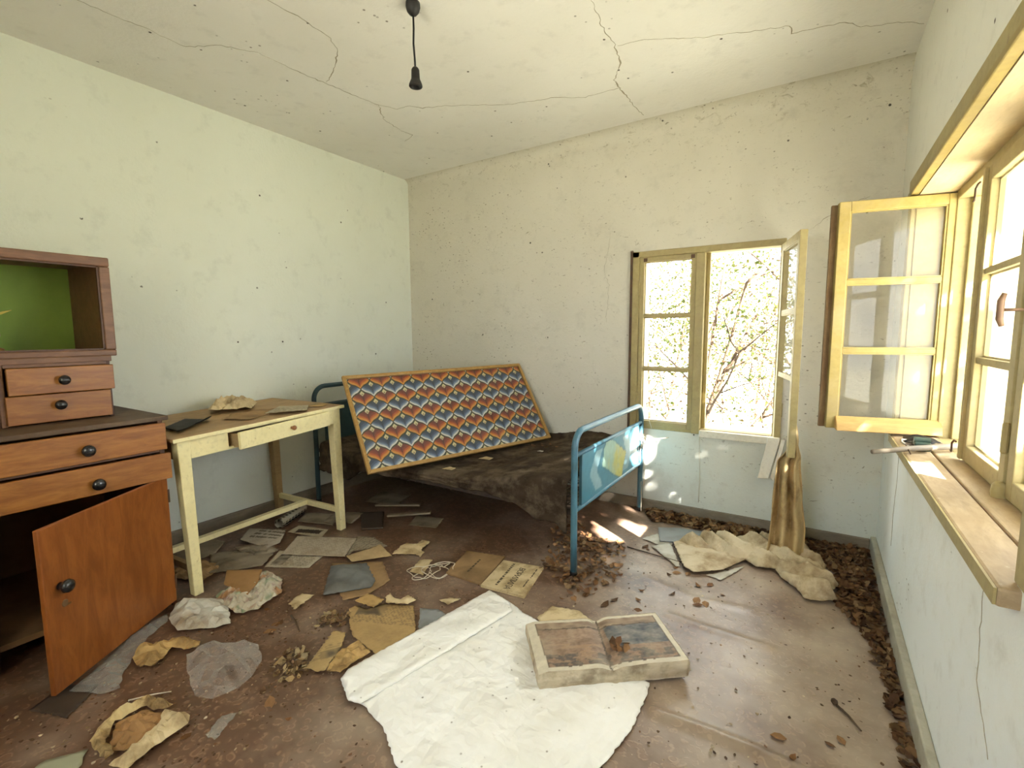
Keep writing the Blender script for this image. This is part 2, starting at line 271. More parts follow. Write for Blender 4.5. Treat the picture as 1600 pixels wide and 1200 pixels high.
# ------------------------------------------------------------------ mesh builder
def link(name, me, m, parent=None, smooth=False):
    o = bpy.data.objects.new(name, me); COL.objects.link(o)
    if m is not None: me.materials.append(m)
    if smooth: me.shade_smooth()
    if parent is not None: o.parent = parent
    return o
def tag(o, label=None, cat=None, group=None, kind=None):
    if label: o['label'] = label
    if cat: o['category'] = cat
    if group: o['group'] = group
    if kind: o['kind'] = kind
    return o
def thing(name, label, cat, loc=(0, 0, 0), rotz=0, group=None, mw=None):
    o = bpy.data.objects.new(name, None); COL.objects.link(o); o.empty_display_size = .05
    if mw is not None: o.matrix_world = mw
    else: o.location = loc; o.rotation_euler = (0, 0, rotz)
    return tag(o, label, cat, group)
class MB:
    def __init__(s, org=(0, 0, 0)): s.v = []; s.f = []; s.o = org
    def add(s, vs, fs):
        b = len(s.v); s.v += [(x - s.o[0], y - s.o[1], z - s.o[2]) for x, y, z in vs]; s.f += [tuple(i + b for i in f) for f in fs]; return s
    def box(s, x0, x1, y0, y1, z0, z1):
        return s.add([(x0, y0, z0), (x1, y0, z0), (x1, y1, z0), (x0, y1, z0), (x0, y0, z1), (x1, y0, z1), (x1, y1, z1), (x0, y1, z1)],
                     [(3, 2, 1, 0), (4, 5, 6, 7), (0, 1, 5, 4), (1, 2, 6, 5), (2, 3, 7, 6), (3, 0, 4, 7)])
    def hexa(s, b, t):                                    # bottom quad and top quad
        return s.add(list(b) + list(t), [(3, 2, 1, 0), (4, 5, 6, 7), (0, 1, 5, 4), (1, 2, 6, 5), (2, 3, 7, 6), (3, 0, 4, 7)])
    def taper(s, x, y, z0, z1, w0, w1, d0=None, d1=None, ox=0, oy=0):   # post: (x,y) centre at top, ox/oy bottom offset
        d0 = d0 or w0; d1 = d1 or w1
        q = lambda cx, cy, a, b, z: [(cx - a / 2, cy - b / 2, z), (cx + a / 2, cy - b / 2, z), (cx + a / 2, cy + b / 2, z), (cx - a / 2, cy + b / 2, z)]
        return s.hexa(q(x + ox, y + oy, w0, d0, z0), q(x, y, w1, d1, z1))
    def tube(s, pts, r, n=10, closed=False):
        P = [Vector(p) for p in pts]; vs = []; fs = []; m = len(P)
        R = r if hasattr(r, '__len__') else [r] * m; ref = None
        for i, p in enumerate(P):
            a = P[(i - 1) % m] if (i or closed) else P[i]; b = P[(i + 1) % m] if (i < m - 1 or closed) else P[i]
            t = (b - a).normalized()
            if ref is None:
                ref = t.orthogonal().normalized()
            ref = (ref - t * ref.dot(t))
            ref = ref.normalized() if ref.length > 1e-6 else t.orthogonal().normalized()
            q = t.cross(ref)
            for k in range(n):
                a_ = 2 * math.pi * k / n; vs.append(tuple(p + (ref * math.cos(a_) + q * math.sin(a_)) * R[i]))
        for i in range(m if closed else m - 1):
            j = (i + 1) % m
            for k in range(n): fs.append((i * n + k, i * n + (k + 1) % n, j * n + (k + 1) % n, j * n + k))
        if not closed: fs += [tuple(range(n - 1, -1, -1)), tuple((m - 1) * n + k for k in range(n))]
        return s.add(vs, fs)
    def lathe(s, prof, c, axis, n=20):                    # prof: (dist along axis, radius)
        ax = Vector(axis).normalized(); u = ax.orthogonal().normalized(); v = ax.cross(u); c = Vector(c); vs = []; fs = []
        for d, r in prof:
            for k in range(n):
                a = 2 * math.pi * k / n; vs.append(tuple(c + ax * d + (u * math.cos(a) + v * math.sin(a)) * max(r, 1e-4)))
        for i in range(len(prof) - 1):
            for k in range(n): fs.append((i * n + k, i * n + (k + 1) % n, (i + 1) * n + (k + 1) % n, (i + 1) * n + k))
        fs += [tuple(range(n - 1, -1, -1)), tuple((len(prof) - 1) * n + k for k in range(n))]
        return s.add(vs, fs)
    def build(s, name, m, parent=None, bev=0, smooth=False, loc=None, rotz=0):
        me = bpy.data.meshes.new(name); me.from_pydata(s.v, [], s.f); me.update()
        o = link(name, me, m, parent, smooth)
        if loc is not None: o.location = loc; o.rotation_euler = (0, 0, rotz)
        if bev:
            b = o.modifiers.new('bevel', 'BEVEL'); b.width = bev; b.segments = 2; b.limit_method = 'ANGLE'
        return o
def set_cols(me, cols):
    a = me.color_attributes.new('Col', 'FLOAT_COLOR', 'POINT')
    arr = np.ones((len(me.vertices), 4), dtype=np.float32); arr[:, :3] = np.asarray(cols)[:, :3]; a.data.foreach_set('color', arr.ravel())
def nz(x, y, z=0.0, s=1.0): return mnoise.noise(Vector((x * s, y * s, z * s)))

# ------------------------------------------------------------------ room shell
XL, XR, YB, YF, H = -3.277, 0.344, 3.397, -0.75, 2.676
BW = (-1.135, -0.190, 0.590, 1.836)                       # back window hole x0 x1 z0 z1
RW = (1.250, 2.885, 0.765, 1.890)                         # right window hole y0 y1 z0 z1
def struct(o): o['kind'] = 'structure'; return o
m = MB(); struct(m.box(XL - .3, XL, YF - .2, YB + .4, -.1, H + .15).build('wall_left', M_WL))
m = MB()
m.box(XL, BW[0], YB, YB + .4, -.1, H + .15).box(BW[1], XR, YB, YB + .4, -.1, H + .15).box(BW[0], BW[1], YB, YB + .4, -.1, BW[2]).box(BW[0], BW[1], YB, YB + .4, BW[3], H + .15)
R_ = .11                                                   # rounded plaster cove under the ceiling
cv = []
for i in range(13):
    a = math.pi / 2 * i / 12; cv.append((YB - R_ + R_ * math.cos(a), H - R_ + R_ * math.sin(a)))
vs = []; fs = []
nx = 40
for j in range(nx + 1):
    x = XL + (XR - XL) * j / nx; k = .45 + .55 * min(1, j / (nx * .8))
    for (y, z) in cv: vs.append((x, YB + (y - YB) * k, H + (z - H) * k))
for j in range(nx):
    for i in range(12): b = j * 13 + i; fs.append((b, b + 1, b + 14, b + 13))
m.add(vs, fs)
wb = struct(m.build('wall_back', M_WB))
m = MB(); WT = .46
m.box(XR, XR + WT, YF - .2, RW[0], -.1, H + .15).box(XR, XR + WT, RW[1], YB + .4, -.1, H + .15).box(XR, XR + WT, RW[0], RW[1], -.1, RW[2]).box(XR, XR + WT, RW[0], RW[1], RW[3], H + .15)
struct(m.build('wall_right', M_WR))
DX0, DX1, DZ0, DZ = -1.55, -.30, .90, 2.20                  # unseen window added behind the camera to fill the room with light
m = MB(); m.box(XL, DX0, YF - .2, YF, -.1, H + .15).box(DX1, XR, YF - .2, YF, -.1, H + .15).box(DX0, DX1, YF - .2, YF, DZ, H + .15).box(DX0, DX1, YF - .2, YF, -.1, DZ0)
struct(m.build('wall_front', M_WF))
struct(MB().box(XR, XR + .3, YF - 2.4, YF - .2, -.4, 3.4).build('sun_block_wall', M_WF))  # unseen wall added to keep direct sun off the fill window
struct(MB().box(XL, XR, YF - 1.9, YF - .2, -.3, -.02).build('added_veranda_floor', M_GROUND0))  # unseen floor added outside the fill window
W3 = bpy.data.objects.new('fill_window', None); COL.objects.link(W3); struct(W3); W3.location = (DX0, YF, DZ0)
for q in ((DX0, DX0 + .05, DZ0, DZ), (DX1 - .05, DX1, DZ0, DZ), (DX0 + .05, DX1 - .05, DZ - .05, DZ), (DX0 + .05, DX1 - .05, DZ0, DZ0 + .05), ((DX0 + DX1) / 2 - .03, (DX0 + DX1) / 2 + .03, DZ0 + .05, DZ - .05)):
    MB((DX0, YF, DZ0)).box(q[0], q[1], YF - .15, YF - .08, q[2], q[3]).build('frame', M_BASEL0, W3)  # frame of the added fill window
m = MB(); ceil = struct(m.box(XL, XR, YF, YB, H, H + .15).build('ceiling', M_CE))

# ceiling and wall cracks: narrow dark wedges lying in the plaster
def crack(pts, wd, plane, parent, jit=.006, seg=.02, off=.0015):
    P = [Vector(p) for p in pts]; out = []
    for a, b in zip(P, P[1:]):
        n = max(1, int((b - a).length / seg))
        for i in range(n): out.append(a.lerp(b, i / n))
    out.append(P[-1]); vs = []; fs = []
    for i, p in enumerate(out):
        d = (out[min(i + 1, len(out) - 1)] - out[max(i - 1, 0)]).normalized(); nrm = Vector((-d.y, d.x))
        p = p + nrm * (rnd.uniform(-1, 1) * jit)
        ww = wd * (.25 + .75 * abs(nz(p.x, p.y, 3, 9)) * 2) * min(1, .3 + 6 * min(i, len(out) - 1 - i) / len(out))
        for sgn in (-1, 0, 1): q = p + nrm * sgn * ww; vs.append((q.x, q.y, off if sgn == 0 else 0))
    for i in range(len(out) - 1):
        for k in (0, 1): a = i * 3 + k; fs.append((a, a + 1, a + 4, a + 3))
    vs = [plane(*v) for v in vs]; me = bpy.data.meshes.new('crack'); me.from_pydata(vs, [], fs); me.update()
    return link('crack', me, M_CRACK, parent)
CP = lambda x, y, o: (x, y, H - o)
C1 = [(-2.702, .872), (-2.698, .962), (-2.699, 1.012), (-2.68, 1.121), (-2.688, 1.197), (-2.684, 1.278), (-2.529, 1.368), (-2.441, 1.502)]
C2 = [(-2.441, 1.502), (-2.435, 1.593), (-2.431, 1.707), (-2.412, 1.868), (-2.387, 2.06), (-2.36, 2.21), (-2.495, 2.381), (-2.522, 2.582), (-2.50, 2.66), (-2.646, 2.719)]
C3 = [(-2.036, 1.301), (-2.022, 1.458), (-2.03, 1.598), (-2.076, 1.691), (-2.227, 1.785), (-2.406, 1.872)]
C4 = [(-2.375, 2.192), (-2.304, 2.309), (-2.213, 2.327), (-2.164, 2.389), (-2.008, 2.45), (-1.668, 2.651), (-1.431, 2.707), (-1.251, 2.814), (-1.188, 2.809), (-1.035, 2.819)]
C5 = [(-.883, 2.043), (-.914, 2.227), (-.918, 2.401), (-.94, 2.553), (-1.036, 2.718), (-1.042, 2.84), (-1.044, 3.075), (-1.035, 3.24)]
C6 = [(-.908, 2.419), (-.799, 2.428), (-.536, 2.574), (-.325, 2.652), (-.184, 2.697), (-.179, 2.768), (.026, 2.805), (.09, 2.885), (.248, 2.948), (.335, 3.01)]
for pts, wd in ((C1, .0026), (C2, .0032), (C3, .0036), (C4, .0024), (C5, .0042), (C6, .0024)): crack(pts, wd, CP, ceil)
crack([(-1.33, 1.35), (-1.31, 1.62), (-1.35, 1.72), (-1.30, 2.02)], .002, lambda x, z, o: (x, YB - o, z), wb)
crack([(-.10, 1.86), (.06, 1.97), (.20, 2.02)], .002, lambda x, z, o: (x, YB - o, z), wb)

# floor: linoleum with buckled ridges
gx = np.arange(XL, XR + .001, .0125); gy = np.arange(YF, YB + .001, .0125)
X, Y = np.meshgrid(gx, gy)
Z = np.zeros_like(X)
def ridge(pts, hgt, wd):
    global Z
    D = np.full(X.shape, 9.0)
    for (ax, ay), (bx, by) in zip(pts, pts[1:]):
        dx, dy = bx - ax, by - ay; t = np.clip(((X - ax) * dx + (Y - ay) * dy) / (dx * dx + dy * dy), 0, 1)
        D = np.minimum(D, np.hypot(X - ax - t * dx, Y - ay - t * dy))
    Z = np.maximum(Z, hgt * np.exp(-(D / wd) ** 2))
ridge([(-.40, 1.527), (-.247, 1.539), (-.098, 1.541), (.10, 1.52)], .011, .022)
ridge([(-.50, 2.13), (-.396, 2.116), (-.108, 2.106)], .006, .025)
ridge([(-.70, 2.40), (-.45, 2.33), (-.2, 2.36)], .004, .03)
ridge([(-1.5, 2.5), (-1.03, 2.03), (-.889, 1.85)], .004, .012)
ridge([(-2.0, .9), (-1.6, .75), (-1.2, .8)], .005, .03)
ny, nx_ = X.shape
idx = np.arange(ny * nx_).reshape(ny, nx_)
quads = np.stack([idx[:-1, :-1], idx[:-1, 1:], idx[1:, 1:], idx[1:, :-1]], -1).reshape(-1, 4)
me = bpy.data.meshes.new('floor'); me.from_pydata(np.stack([X, Y, Z], -1).reshape(-1, 3).tolist(), [], quads.tolist()); me.update()
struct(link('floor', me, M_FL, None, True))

# baseboards
def plank_strip(name, x0, x1, y0, y1, z1, mt):
    return struct(MB().box(x0, x1, y0, y1, 0, z1).build(name, mt, bev=.006))
plank_strip('baseboard_left', XL, XL + .022, YF, YB, .085, M_BASEB)
plank_strip('baseboard_back', XL + .022, XR - .03, YB - .022, YB, .075, M_BASEB)
plank_strip('baseboard_right', XR - .028, XR, YF, YB - .0, .09, M_BASEL)

# ------------------------------------------------------------------ windows
def make_sash(parent, loc, rotz, wd, ht, st=.05, th=.038, mt=M_YEL, nm=2, drip=False, label=None, broken=False, overlap=False, out=1):
    """hinge at local origin, leaf along +x, thickness along y, height z"""
    m = MB()
    m.box(0, st, -th / 2, th / 2, 0, ht).box(wd - st, wd, -th / 2, th / 2, 0, ht).box(st, wd - st, -th / 2, th / 2, ht - st, ht)
    if not broken: m.box(st, wd - st, -th / 2, th / 2, 0, st * 1.15)
    if overlap: m.box(wd - .012, wd + .012, *sorted((-out * (th / 2 + .010), -out * (th / 2 - .004))), 0, ht)
    sash = m.build('sash', mt, parent, bev=.003, loc=loc, rotz=rotz)
    if label: sash['label'] = label
    z0, z1 = st * 1.15, ht - st; step = (z1 - z0) / (nm + 1)
    for k in range(nm):
        z = z0 + step * (k + 1); MB().box(st, wd - st, -th * .36, th * .36, z - .011, z + .011).build('muntin', mt, sash, bev=.002)
    for k in range(nm + 1):
        if broken and k == 0: continue
        a = z0 + step * k + (.011 if k else 0); b = z0 + step * (k + 1) - (.011 if k < nm else 0)
        MB().box(st - .004, wd - st + .004, -.0015, .0015, a, b).build('pane', M_GLASS, sash)
        pm = MB()                                          # putty bead round the pane
        y_ = th * .36
        ya, yc = sorted((out * .012, out * .003))
        pm.box(st, wd - st, ya, yc, a, a + .006).box(st, wd - st, ya, yc, b - .006, b).box(st, st + .006, ya, yc, a, b).box(wd - st - .006, wd - st, ya, yc, a, b)
        pm.build('putty', mt, sash)
    for zz in (ht * .16, ht * .82): MB().lathe([(-.045, .007), (-.04, .009), (.04, .009), (.045, .007)], (0.0, -out * (th / 2 + .004), zz), (0, 0, 1), 10).build('hinge', mt, sash)
    if drip:
        t2 = out * th / 2
        q = [(.01, t2, .0), (wd - .035, t2, .0), (wd - .035, t2 + out * .038, -.006), (.01, t2 + out * .038, -.006),
             (.01, t2, .062), (wd - .035, t2, .062), (wd - .035, t2 + out * .030, .03), (.01, t2 + out * .030, .03)]
        d = MB().hexa(q[:4], q[4:])
        db = d.build('drip_board', M_DRIP, sash, bev=.004); db['label'] = 'ochre sloping drip board'
    return sash
# window 1: three leaf window in the right wall
W1 = bpy.data.objects.new('window_1', None); COL.objects.link(W1); W1.location = (.49, 2.1, .8); struct(W1)
O1 = (.49, 2.1, .8)
XF = .475                                                  # inner face of frame
m = MB(O1)
m.box(XF, XF + .075, RW[0], RW[0] + .05, .79, 1.89).box(XF, XF + .075, RW[1] - .05, RW[1], .79, 1.89).box(XF, XF + .075, RW[0], RW[1], 1.84, 1.89).box(XF, XF + .075, RW[0], RW[1], .765, .80)
m.box(XF + .045, XF + .09, 2.835 - .025, 2.835, .80, 1.84)
m.build('frame', M_YEL2, W1, bev=.004)
MB(O1).box(XF + .005, XF + .075, 1.885, 1.93, .80, 1.84).build('mullion', M_YEL2, W1, bev=.004)
MB(O1).box(XF + .005, XF + .075, 1.30, 1.325, .80, 1.84).build('mullion', M_YEL2, W1, bev=.004)
# lining boards of the reveal, room side
MB(O1).box(XR, XF, RW[0], RW[1], 1.875, 1.89).build('head_lining', M_SOFF, W1)
MB(O1).box(XR, XF, RW[1] - .016, RW[1], .80, 1.875).build('jamb_lining', M_YEL2, W1)
MB(O1).box(XR, XF, RW[0], RW[0] + .016, .80, 1.875).build('jamb_lining', M_YEL2, W1)
def casing(x0, x1, y0, y1, z0, z1): return MB(O1).box(x0, x1, y0, y1, z0, z1)
casing(XR - .022, XR + .01, RW[0] - .065, RW[1] + .075, 1.885, 1.968).build('casing', M_YEL2, W1, bev=.005)
MB(O1).box(XR - .032, XR - .0, RW[0] - .03, RW[1] + .02, 1.878, 1.90).build('casing_lip', M_YEL, W1, bev=.004)
casing(XR - .022, XR + .01, RW[1] - .01, RW[1] + .065, .80, 1.885).build('casing', M_YEL2, W1, bev=.005)
casing(XR - .004, XR + .01, RW[0] - .06, RW[0] + .004, .80, 1.885).build('casing', M_YEL2, W1, bev=.005)
# sill of two weathered boards
MB(O1).box(XR - .035, .405, RW[0] - .030, RW[1] - .03, .757, .797).build('sill_board', M_SILL, W1, bev=.007)
MB(O1).box(.409, .50, RW[0], RW[1] - .016, .760, .799).build('sill_board', M_SILL, W1, bev=.005)
MB(O1).box(XR - .039, XR - .034, RW[0] - .030, RW[1] - .03, .762, .795).build('sill_edge', M_YEL2, W1)
L1 = (.49 - O1[0], 2.865 - O1[1], .815 - O1[2])
make_sash(W1, L1, math.radians(192), .452, 1.055, .046, .036, M_YEL, drip=True, label='yellow painted window leaf swung open into the room')
ls = [o for o in bpy.data.objects if o.name.startswith('sash')][-1]
st_ = MB().box(.452 - .012, .452 + .024, -.034, -.016, .0, 1.05).build('meeting_strip', M_STRIP, ls, bev=.003); st_['label'] = 'weathered bare brown strip on the edge of the leaf'
sm = make_sash(W1, (.492 - O1[0], 1.905 - O1[1], .805 - O1[2]), math.radians(90), .475, 1.04, .05, .04, M_YEL2, label='closed cream window leaf next to the open one', overlap=True, out=-1)
make_sash(W1, (.492 - O1[0], 1.325 - O1[1], .805 - O1[2]), math.radians(90), .555, 1.04, .05, .04, M_YEL2, out=-1)
# bottom pivot and T handle
MB(O1).lathe([(0, .008), (.012, .016), (.03, .018), (.05, .016), (.06, .008)], (.463, 1.895, .785), (0, 0, 1), 12).build('pivot', M_YEL2, W1, smooth=True)
h = MB(O1); h.tube([(.478, 1.85, 1.335), (.425, 1.85, 1.335)], .0045); h.tube([(.424, 1.85, 1.29), (.418, 1.85, 1.31), (.418, 1.85, 1.36), (.424, 1.85, 1.38)], [.006, .0085, .0085, .006])
h.build('handle', M_BRASSY, W1, smooth=True)
for z0 in (1.795, .87):
    MB(O1).tube([(.45, 2.36, z0), (.45, 2.385, z0), (.447, 2.40, z0 - .012), (.447, 2.40, z0 - .035), (.45, 2.415, z0 - .048), (.452, 2.44, z0 - .048)], .0035, 7).build('hook', M_IRON, W1, smooth=True)
# outer reveal
m = MB(O1); m.box(XF + .09, XR + WT, RW[1] - .012, RW[1] + .005, .765, 1.9).build('outer_reveal', M_OUTW, W1)

# window 2: two leaf window in the back wall
O2 = (-.66, 3.39, .6)
W2 = bpy.data.objects.new('window_2', None); COL.objects.link(W2); W2.location = O2; struct(W2)
x0, x1, z0, z1 = BW; yf, yb = YB - .012, YB + .07
m = MB(O2)
m.box(x0, x0 + .05, yf, yb, z0, z1).box(x1 - .03, x1, yf + .012, yb, z0, z1).box(x0, x1, yf, yb, z1 - .042, z1).box(x0, x1, yf + .012, yb, z0, z0 + .035)
m.build('frame', M_YEL2, W2, bev=.005)
MB(O2).box(-.705, -.648, yf - .004, yb, z0 + .0, z1 - .042).build('mullion', M_YEL2, W2, bev=.005)
MB(O2).box(-.648, -.625, yb - .035, yb, z0 + .035, z1 - .042).build('stop', M_YEL, W2, bev=.003)
MB(O2).box(x0 - .012, x0 + .004, yf - .006, YB + .002, z0 - .03, z1 + .008).build('dark_jamb_edge', M_IRON, W2)
make_sash(W2, (-1.083 - O2[0], YB + .012 - O2[1], .612 - O2[2]), 0, .38, 1.182, .032, .036, M_YEL2, label='closed left window leaf with three panes')
so2 = make_sash(W2, (-.196 - O2[0], YB - .005 - O2[1], .60 - O2[2]), math.radians(-76.5), .455, 1.20, .046, .036, M_YEL2, broken=True, out=-1, label='window leaf swung open edge on with its bottom rail broken off')
for xx in (-1.04, -.725):
    MB(O2).box(xx - .012, xx + .012, yf - .008, yf - .003, 1.762, 1.786).build('corner_bracket', M_IRON, W2)
MB(O2).box(x0 + .05, x1 - .03, YB + .07, YB + .42, z0 - .03, z0 + .004).build('outer_sill', M_OUTW, W2)
# the bottom edge of the opening: rotten white board
m = MB(O2); m.box(-.648, x1 + .02, YB - .03, YB + .01, z0 - .018, z0 + .030); m.build('rotten_bottom_rail', M_WHITE, W2, bev=.006)

# broken rail hanging from the open leaf
t = thing('broken_rail', 'broken white wooden rail hanging aslant below the back window', 'plank', (-.22, 3.33, .365))
m = MB((-.22, 3.33, .365))
m.hexa([(-.278, 3.30, .365), (-.215, 3.30, .372), (-.215, 3.345, .372), (-.278, 3.345, .365)], [(-.232, 3.32, .628), (-.165, 3.32, .628), (-.165, 3.365, .628), (-.232, 3.365, .628)])
m.build('rail', M_WHITE, t, bev=.004)
m = MB((-.22, 3.33, .365)); m.hexa([(-.208, 3.31, .38), (-.188, 3.30, .36), (-.182, 3.345, .372), (-.202, 3.345, .378)], [(-.160, 3.325, .62), (-.138, 3.325, .62), (-.138, 3.36, .62), (-.160, 3.36, .62)])
sp = m.build('splinter', M_WHITE, t, bev=.003)
#PART2
# ------------------------------------------------------------------ dresser with hutch
def knob(parent, c, axis, r=.022, mt=M_KNOB, name='knob', L=.03):
    m = MB(); m.lathe([(0, r * .55), (L * .25, r * .45), (L * .5, r * .75), (L * .72, r), (L * .95, r * .92), (L * 1.12, r * .55), (L * 1.16, .001)], c, axis, 20)
    return m.build(name, mt, parent, smooth=True)
OD = (-2.9, .39, 0)
def W(x, y, z): return (x - OD[0], y - OD[1], z - OD[2])
dr = thing('dresser', 'orange brown wooden dresser with dark top, pulled out drawers and door hanging open', 'dresser', OD)
XBK, XFR, YA, YZ = -3.262, -2.522, -.205, .985
MB(OD).box(XBK, XFR, YZ - .02, YZ, 0, .888).build('side_panel', M_WOODD, dr, bev=.003)
MB(OD).box(XBK, XFR, YA, YA + .02, 0, .888).build('side_panel', M_WOODD, dr, bev=.003)
MB(OD).box(XBK, XFR - .02, .38, .40, .12, .888).build('divider', M_INN, dr)
MB(OD).box(XBK, XBK + .012, YA + .02, YZ - .02, .10, .888).build('back_panel', M_INN, dr)
MB(OD).box(XBK + .012, XFR - .01, YA + .02, YZ - .02, .095, .118).build('bottom_board', M_INN, dr)
for z0, z1 in ((.745, .758), (.615, .628)): MB(OD).box(XFR - .06, XFR - .002, YA + .02, YZ - .02, z0, z1).build('rail', M_WOODF, dr)
MB(OD).box(XBK, XFR - .005, YA - .02, YZ + .028, .886, .907).build('top_board', M_WOODT, dr, bev=.004)
MB(OD).box(XFR - .02, XFR, YZ - .045, YZ - .02, .12, .615).build('stile', M_WOODF, dr)
MB(OD).box(XFR - .02, XFR, YA + .02, YA + .05, .12, .615).build('stile', M_WOODF, dr)
def drawer(parent, xf, y0, y1, z0, z1, depth, ky, kz, r=.022, skew=0):
    m = MB(OD); m.hexa([(xf - .02, y0, z0), (xf + skew, y0, z0), (xf, y1, z0), (xf - .02, y1, z0)], [(xf - .02, y0, z1), (xf + skew, y0, z1), (xf, y1, z1), (xf - .02, y1, z1)])
    d = m.build('drawer', M_WOOD, parent, bev=.003)
    b = MB(OD); a, c = y0 + .03, y1 - .03; zt = z1 - .02
    b.box(xf - depth, xf - .02, a, a + .01, z0 + .008, zt).box(xf - depth, xf - .02, c - .01, c, z0 + .008, zt).box(xf - depth, xf - depth + .01, a, c, z0 + .008, zt).box(xf - depth, xf - .02, a, c, z0 + .008, z0 + .016)
    b.build('drawer_box', M_INN, d)
    knob(d, W(xf, ky, kz), (1, 0, 0), r, L=.034); return d
drawer(dr, -2.497, .432, .987, .758, .880, .6, .700, .812, .024)
drawer(dr, -2.472, .424, .989, .626, .744, .6, .715, .672, .024)
drawer(dr, -2.512, YA + .01, .392, .758, .880, .6, .10, .815, .024)
drawer(dr, -2.512, YA + .01, .392, .626, .744, .6, .10, .680, .024)
# doors: right one swung open, left one shut
ang = math.atan2(-.52, .33)
def door(loc, rot, wd, z0, z1, knx, name='door', flip=1):
    m = MB(); m.box(0, wd, -.009, .009, z0, z1); d = m.build(name, M_WOODV, dr, bev=.003, loc=W(*loc), rotz=rot)
    k = MB(); yk = .009 * flip
    k.lathe([(0, .013), (.008, .011), (.018, .018), (.026, .024), (.036, .022), (.042, .012), (.043, .001)], (knx, yk, .405), (0, flip, 0), 20); k.build('knob', M_KNOB, d, smooth=True)
    kh = MB(); kh.lathe([(0, .013), (.002, .011)], (knx - .012, yk, .335), (0, flip, 0), 12); kh.box(knx - .034, knx - .006, *sorted((yk, yk + flip * .0015)), .322, .328).build('keyhole_scar', M_INN, d)
    for zz in (z0 + .09, z1 - .09): MB().lathe([(-.03, .005), (.03, .005)], (0, yk, zz), (0, 0, 1), 10).build('hinge', M_IRON, d)
    return d
door((-2.508, .972, 0), ang, .612, .032, .628, .555, flip=1)
door((-2.511, YA + .02, 0), math.pi / 2, .575, .032, .612, .53, flip=-1)
# hutch
MB(OD).box(XBK, -2.745, .868, .882, .907, 1.186).build('hutch_side', M_WOODD, dr)
MB(OD).box(XBK, -2.745, .515, .535, .907, 1.186).build('hutch_side', M_WOODF, dr, bev=.003)
MB(OD).box(XBK, -2.745, -.10, -.085, .907, 1.186).build('hutch_side', M_WOODD, dr)
MB(OD).box(XBK, -2.745, .25, .268, .907, 1.186).build('hutch_side', M_WOODF, dr, bev=.003)
MB(OD).box(XBK, XBK + .01, -.085, .868, .907, 1.186).build('hutch_back', M_INN, dr)
MB(OD).box(-2.80, -2.74, .535, .868, 1.146, 1.176).build('hutch_rail', M_WOODF, dr, bev=.003)
MB(OD).box(XBK, -2.735, -.12, .888, 1.160, 1.186).build('hutch_shelf', M_WOODF, dr, bev=.003)
drawer(dr, -2.712, .538, .884, 1.036, 1.146, .45, .705, 1.090, .021)
drawer(dr, -2.728, .530, .872, .914, 1.032, .45, .690, .985, .021)
drawer(dr, -2.735, -.09, .255, 1.036, 1.146, .45, .08, 1.090, .021)
drawer(dr, -2.735, -.09, .255, .914, 1.032, .45, .08, .985, .021)
# glazed display box without its glass, green inside
bx0, bx1, by0, by1, bz0, bz1 = -3.20, -2.75, -.14, .907, 1.186, 1.621
m = MB(OD); m.box(bx0, bx1, by1 - .016, by1, bz0, bz1).box(bx0, bx1, by0, by0 + .016, bz0, bz1).box(bx0, bx1, by0 + .016, by1 - .016, bz1 - .016, bz1).box(bx0, bx1, by0 + .016, by1 - .016, bz0, bz0 + .016)
m.build('display_box', M_WOODF, dr, bev=.002)
MB(OD).box(bx0, bx0 + .008, by0 + .016, by1 - .016, bz0 + .016, bz1 - .016).build('green_back', M_GREEN, dr)['label'] = 'green painted back of the display box'
m = MB(OD); fr = .036
m.box(bx1, bx1 + .014, by0 - .004, by1 + .004, bz1 - fr, bz1 + .004).box(bx1, bx1 + .014, by0 - .004, by1 + .004, bz0 - .002, bz0 + fr * .72)
m.box(bx1, bx1 + .014, by1 - fr, by1 + .004, bz0 + fr * .72, bz1 - fr).box(bx1, bx1 + .014, by0 - .004, by0 + fr, bz0 + fr * .72, bz1 - fr)
m.build('display_frame', M_WOODF, dr, bev=.005)
m = MB(OD); i0, i1, j0, j1 = by0 + fr, by1 - fr, bz0 + fr * .72, bz1 - fr
m.box(bx1 - .004, bx1 + .008, i0, i1, j1 - .007, j1).box(bx1 - .004, bx1 + .008, i0, i1, j0, j0 + .007).box(bx1 - .004, bx1 + .008, i1 - .007, i1, j0, j1).box(bx1 - .004, bx1 + .008, i0, i0 + .007, j0, j1)
m.build('inner_bead', M_WOODD, dr)
# figurine in the display box
oF = (-2.95, .545, 1.203)
t = thing('figurine', 'small carved wooden bird figurine with a yellow wing inside the green display box', 'figurine', oF)
m = MB(); m.lathe([(0, .042), (.018, .045), (.026, .03), (.04, .024), (.075, .036), (.11, .034), (.15, .02), (.175, .022), (.19, .012), (.195, .001)], (0, 0, 0), (0, 0, 1), 18); m.build('body', M_STATUE, t, smooth=True)
m = MB(); m.add([(0, 0, .145), (0, .035, .16), (.0, .078, .186), (0, .03, .172), (0, 0, .18), (.014, 0, .145), (.014, .035, .16), (.010, .078, .184), (.014, .03, .172), (.014, 0, .18)],
                [(0, 1, 3, 4), (1, 2, 3), (9, 8, 6, 5), (8, 7, 6), (0, 5, 6, 1), (1, 6, 7, 2), (2, 7, 8, 3), (3, 8, 9, 4)]); m.build('wing', M_YELP, t)
m = MB(); m.lathe([(0, .011), (.02, .007), (.04, .001)], (.01, .0, .175), (1, .4, -.2), 8); m.build('beak', M_STATUE, t)

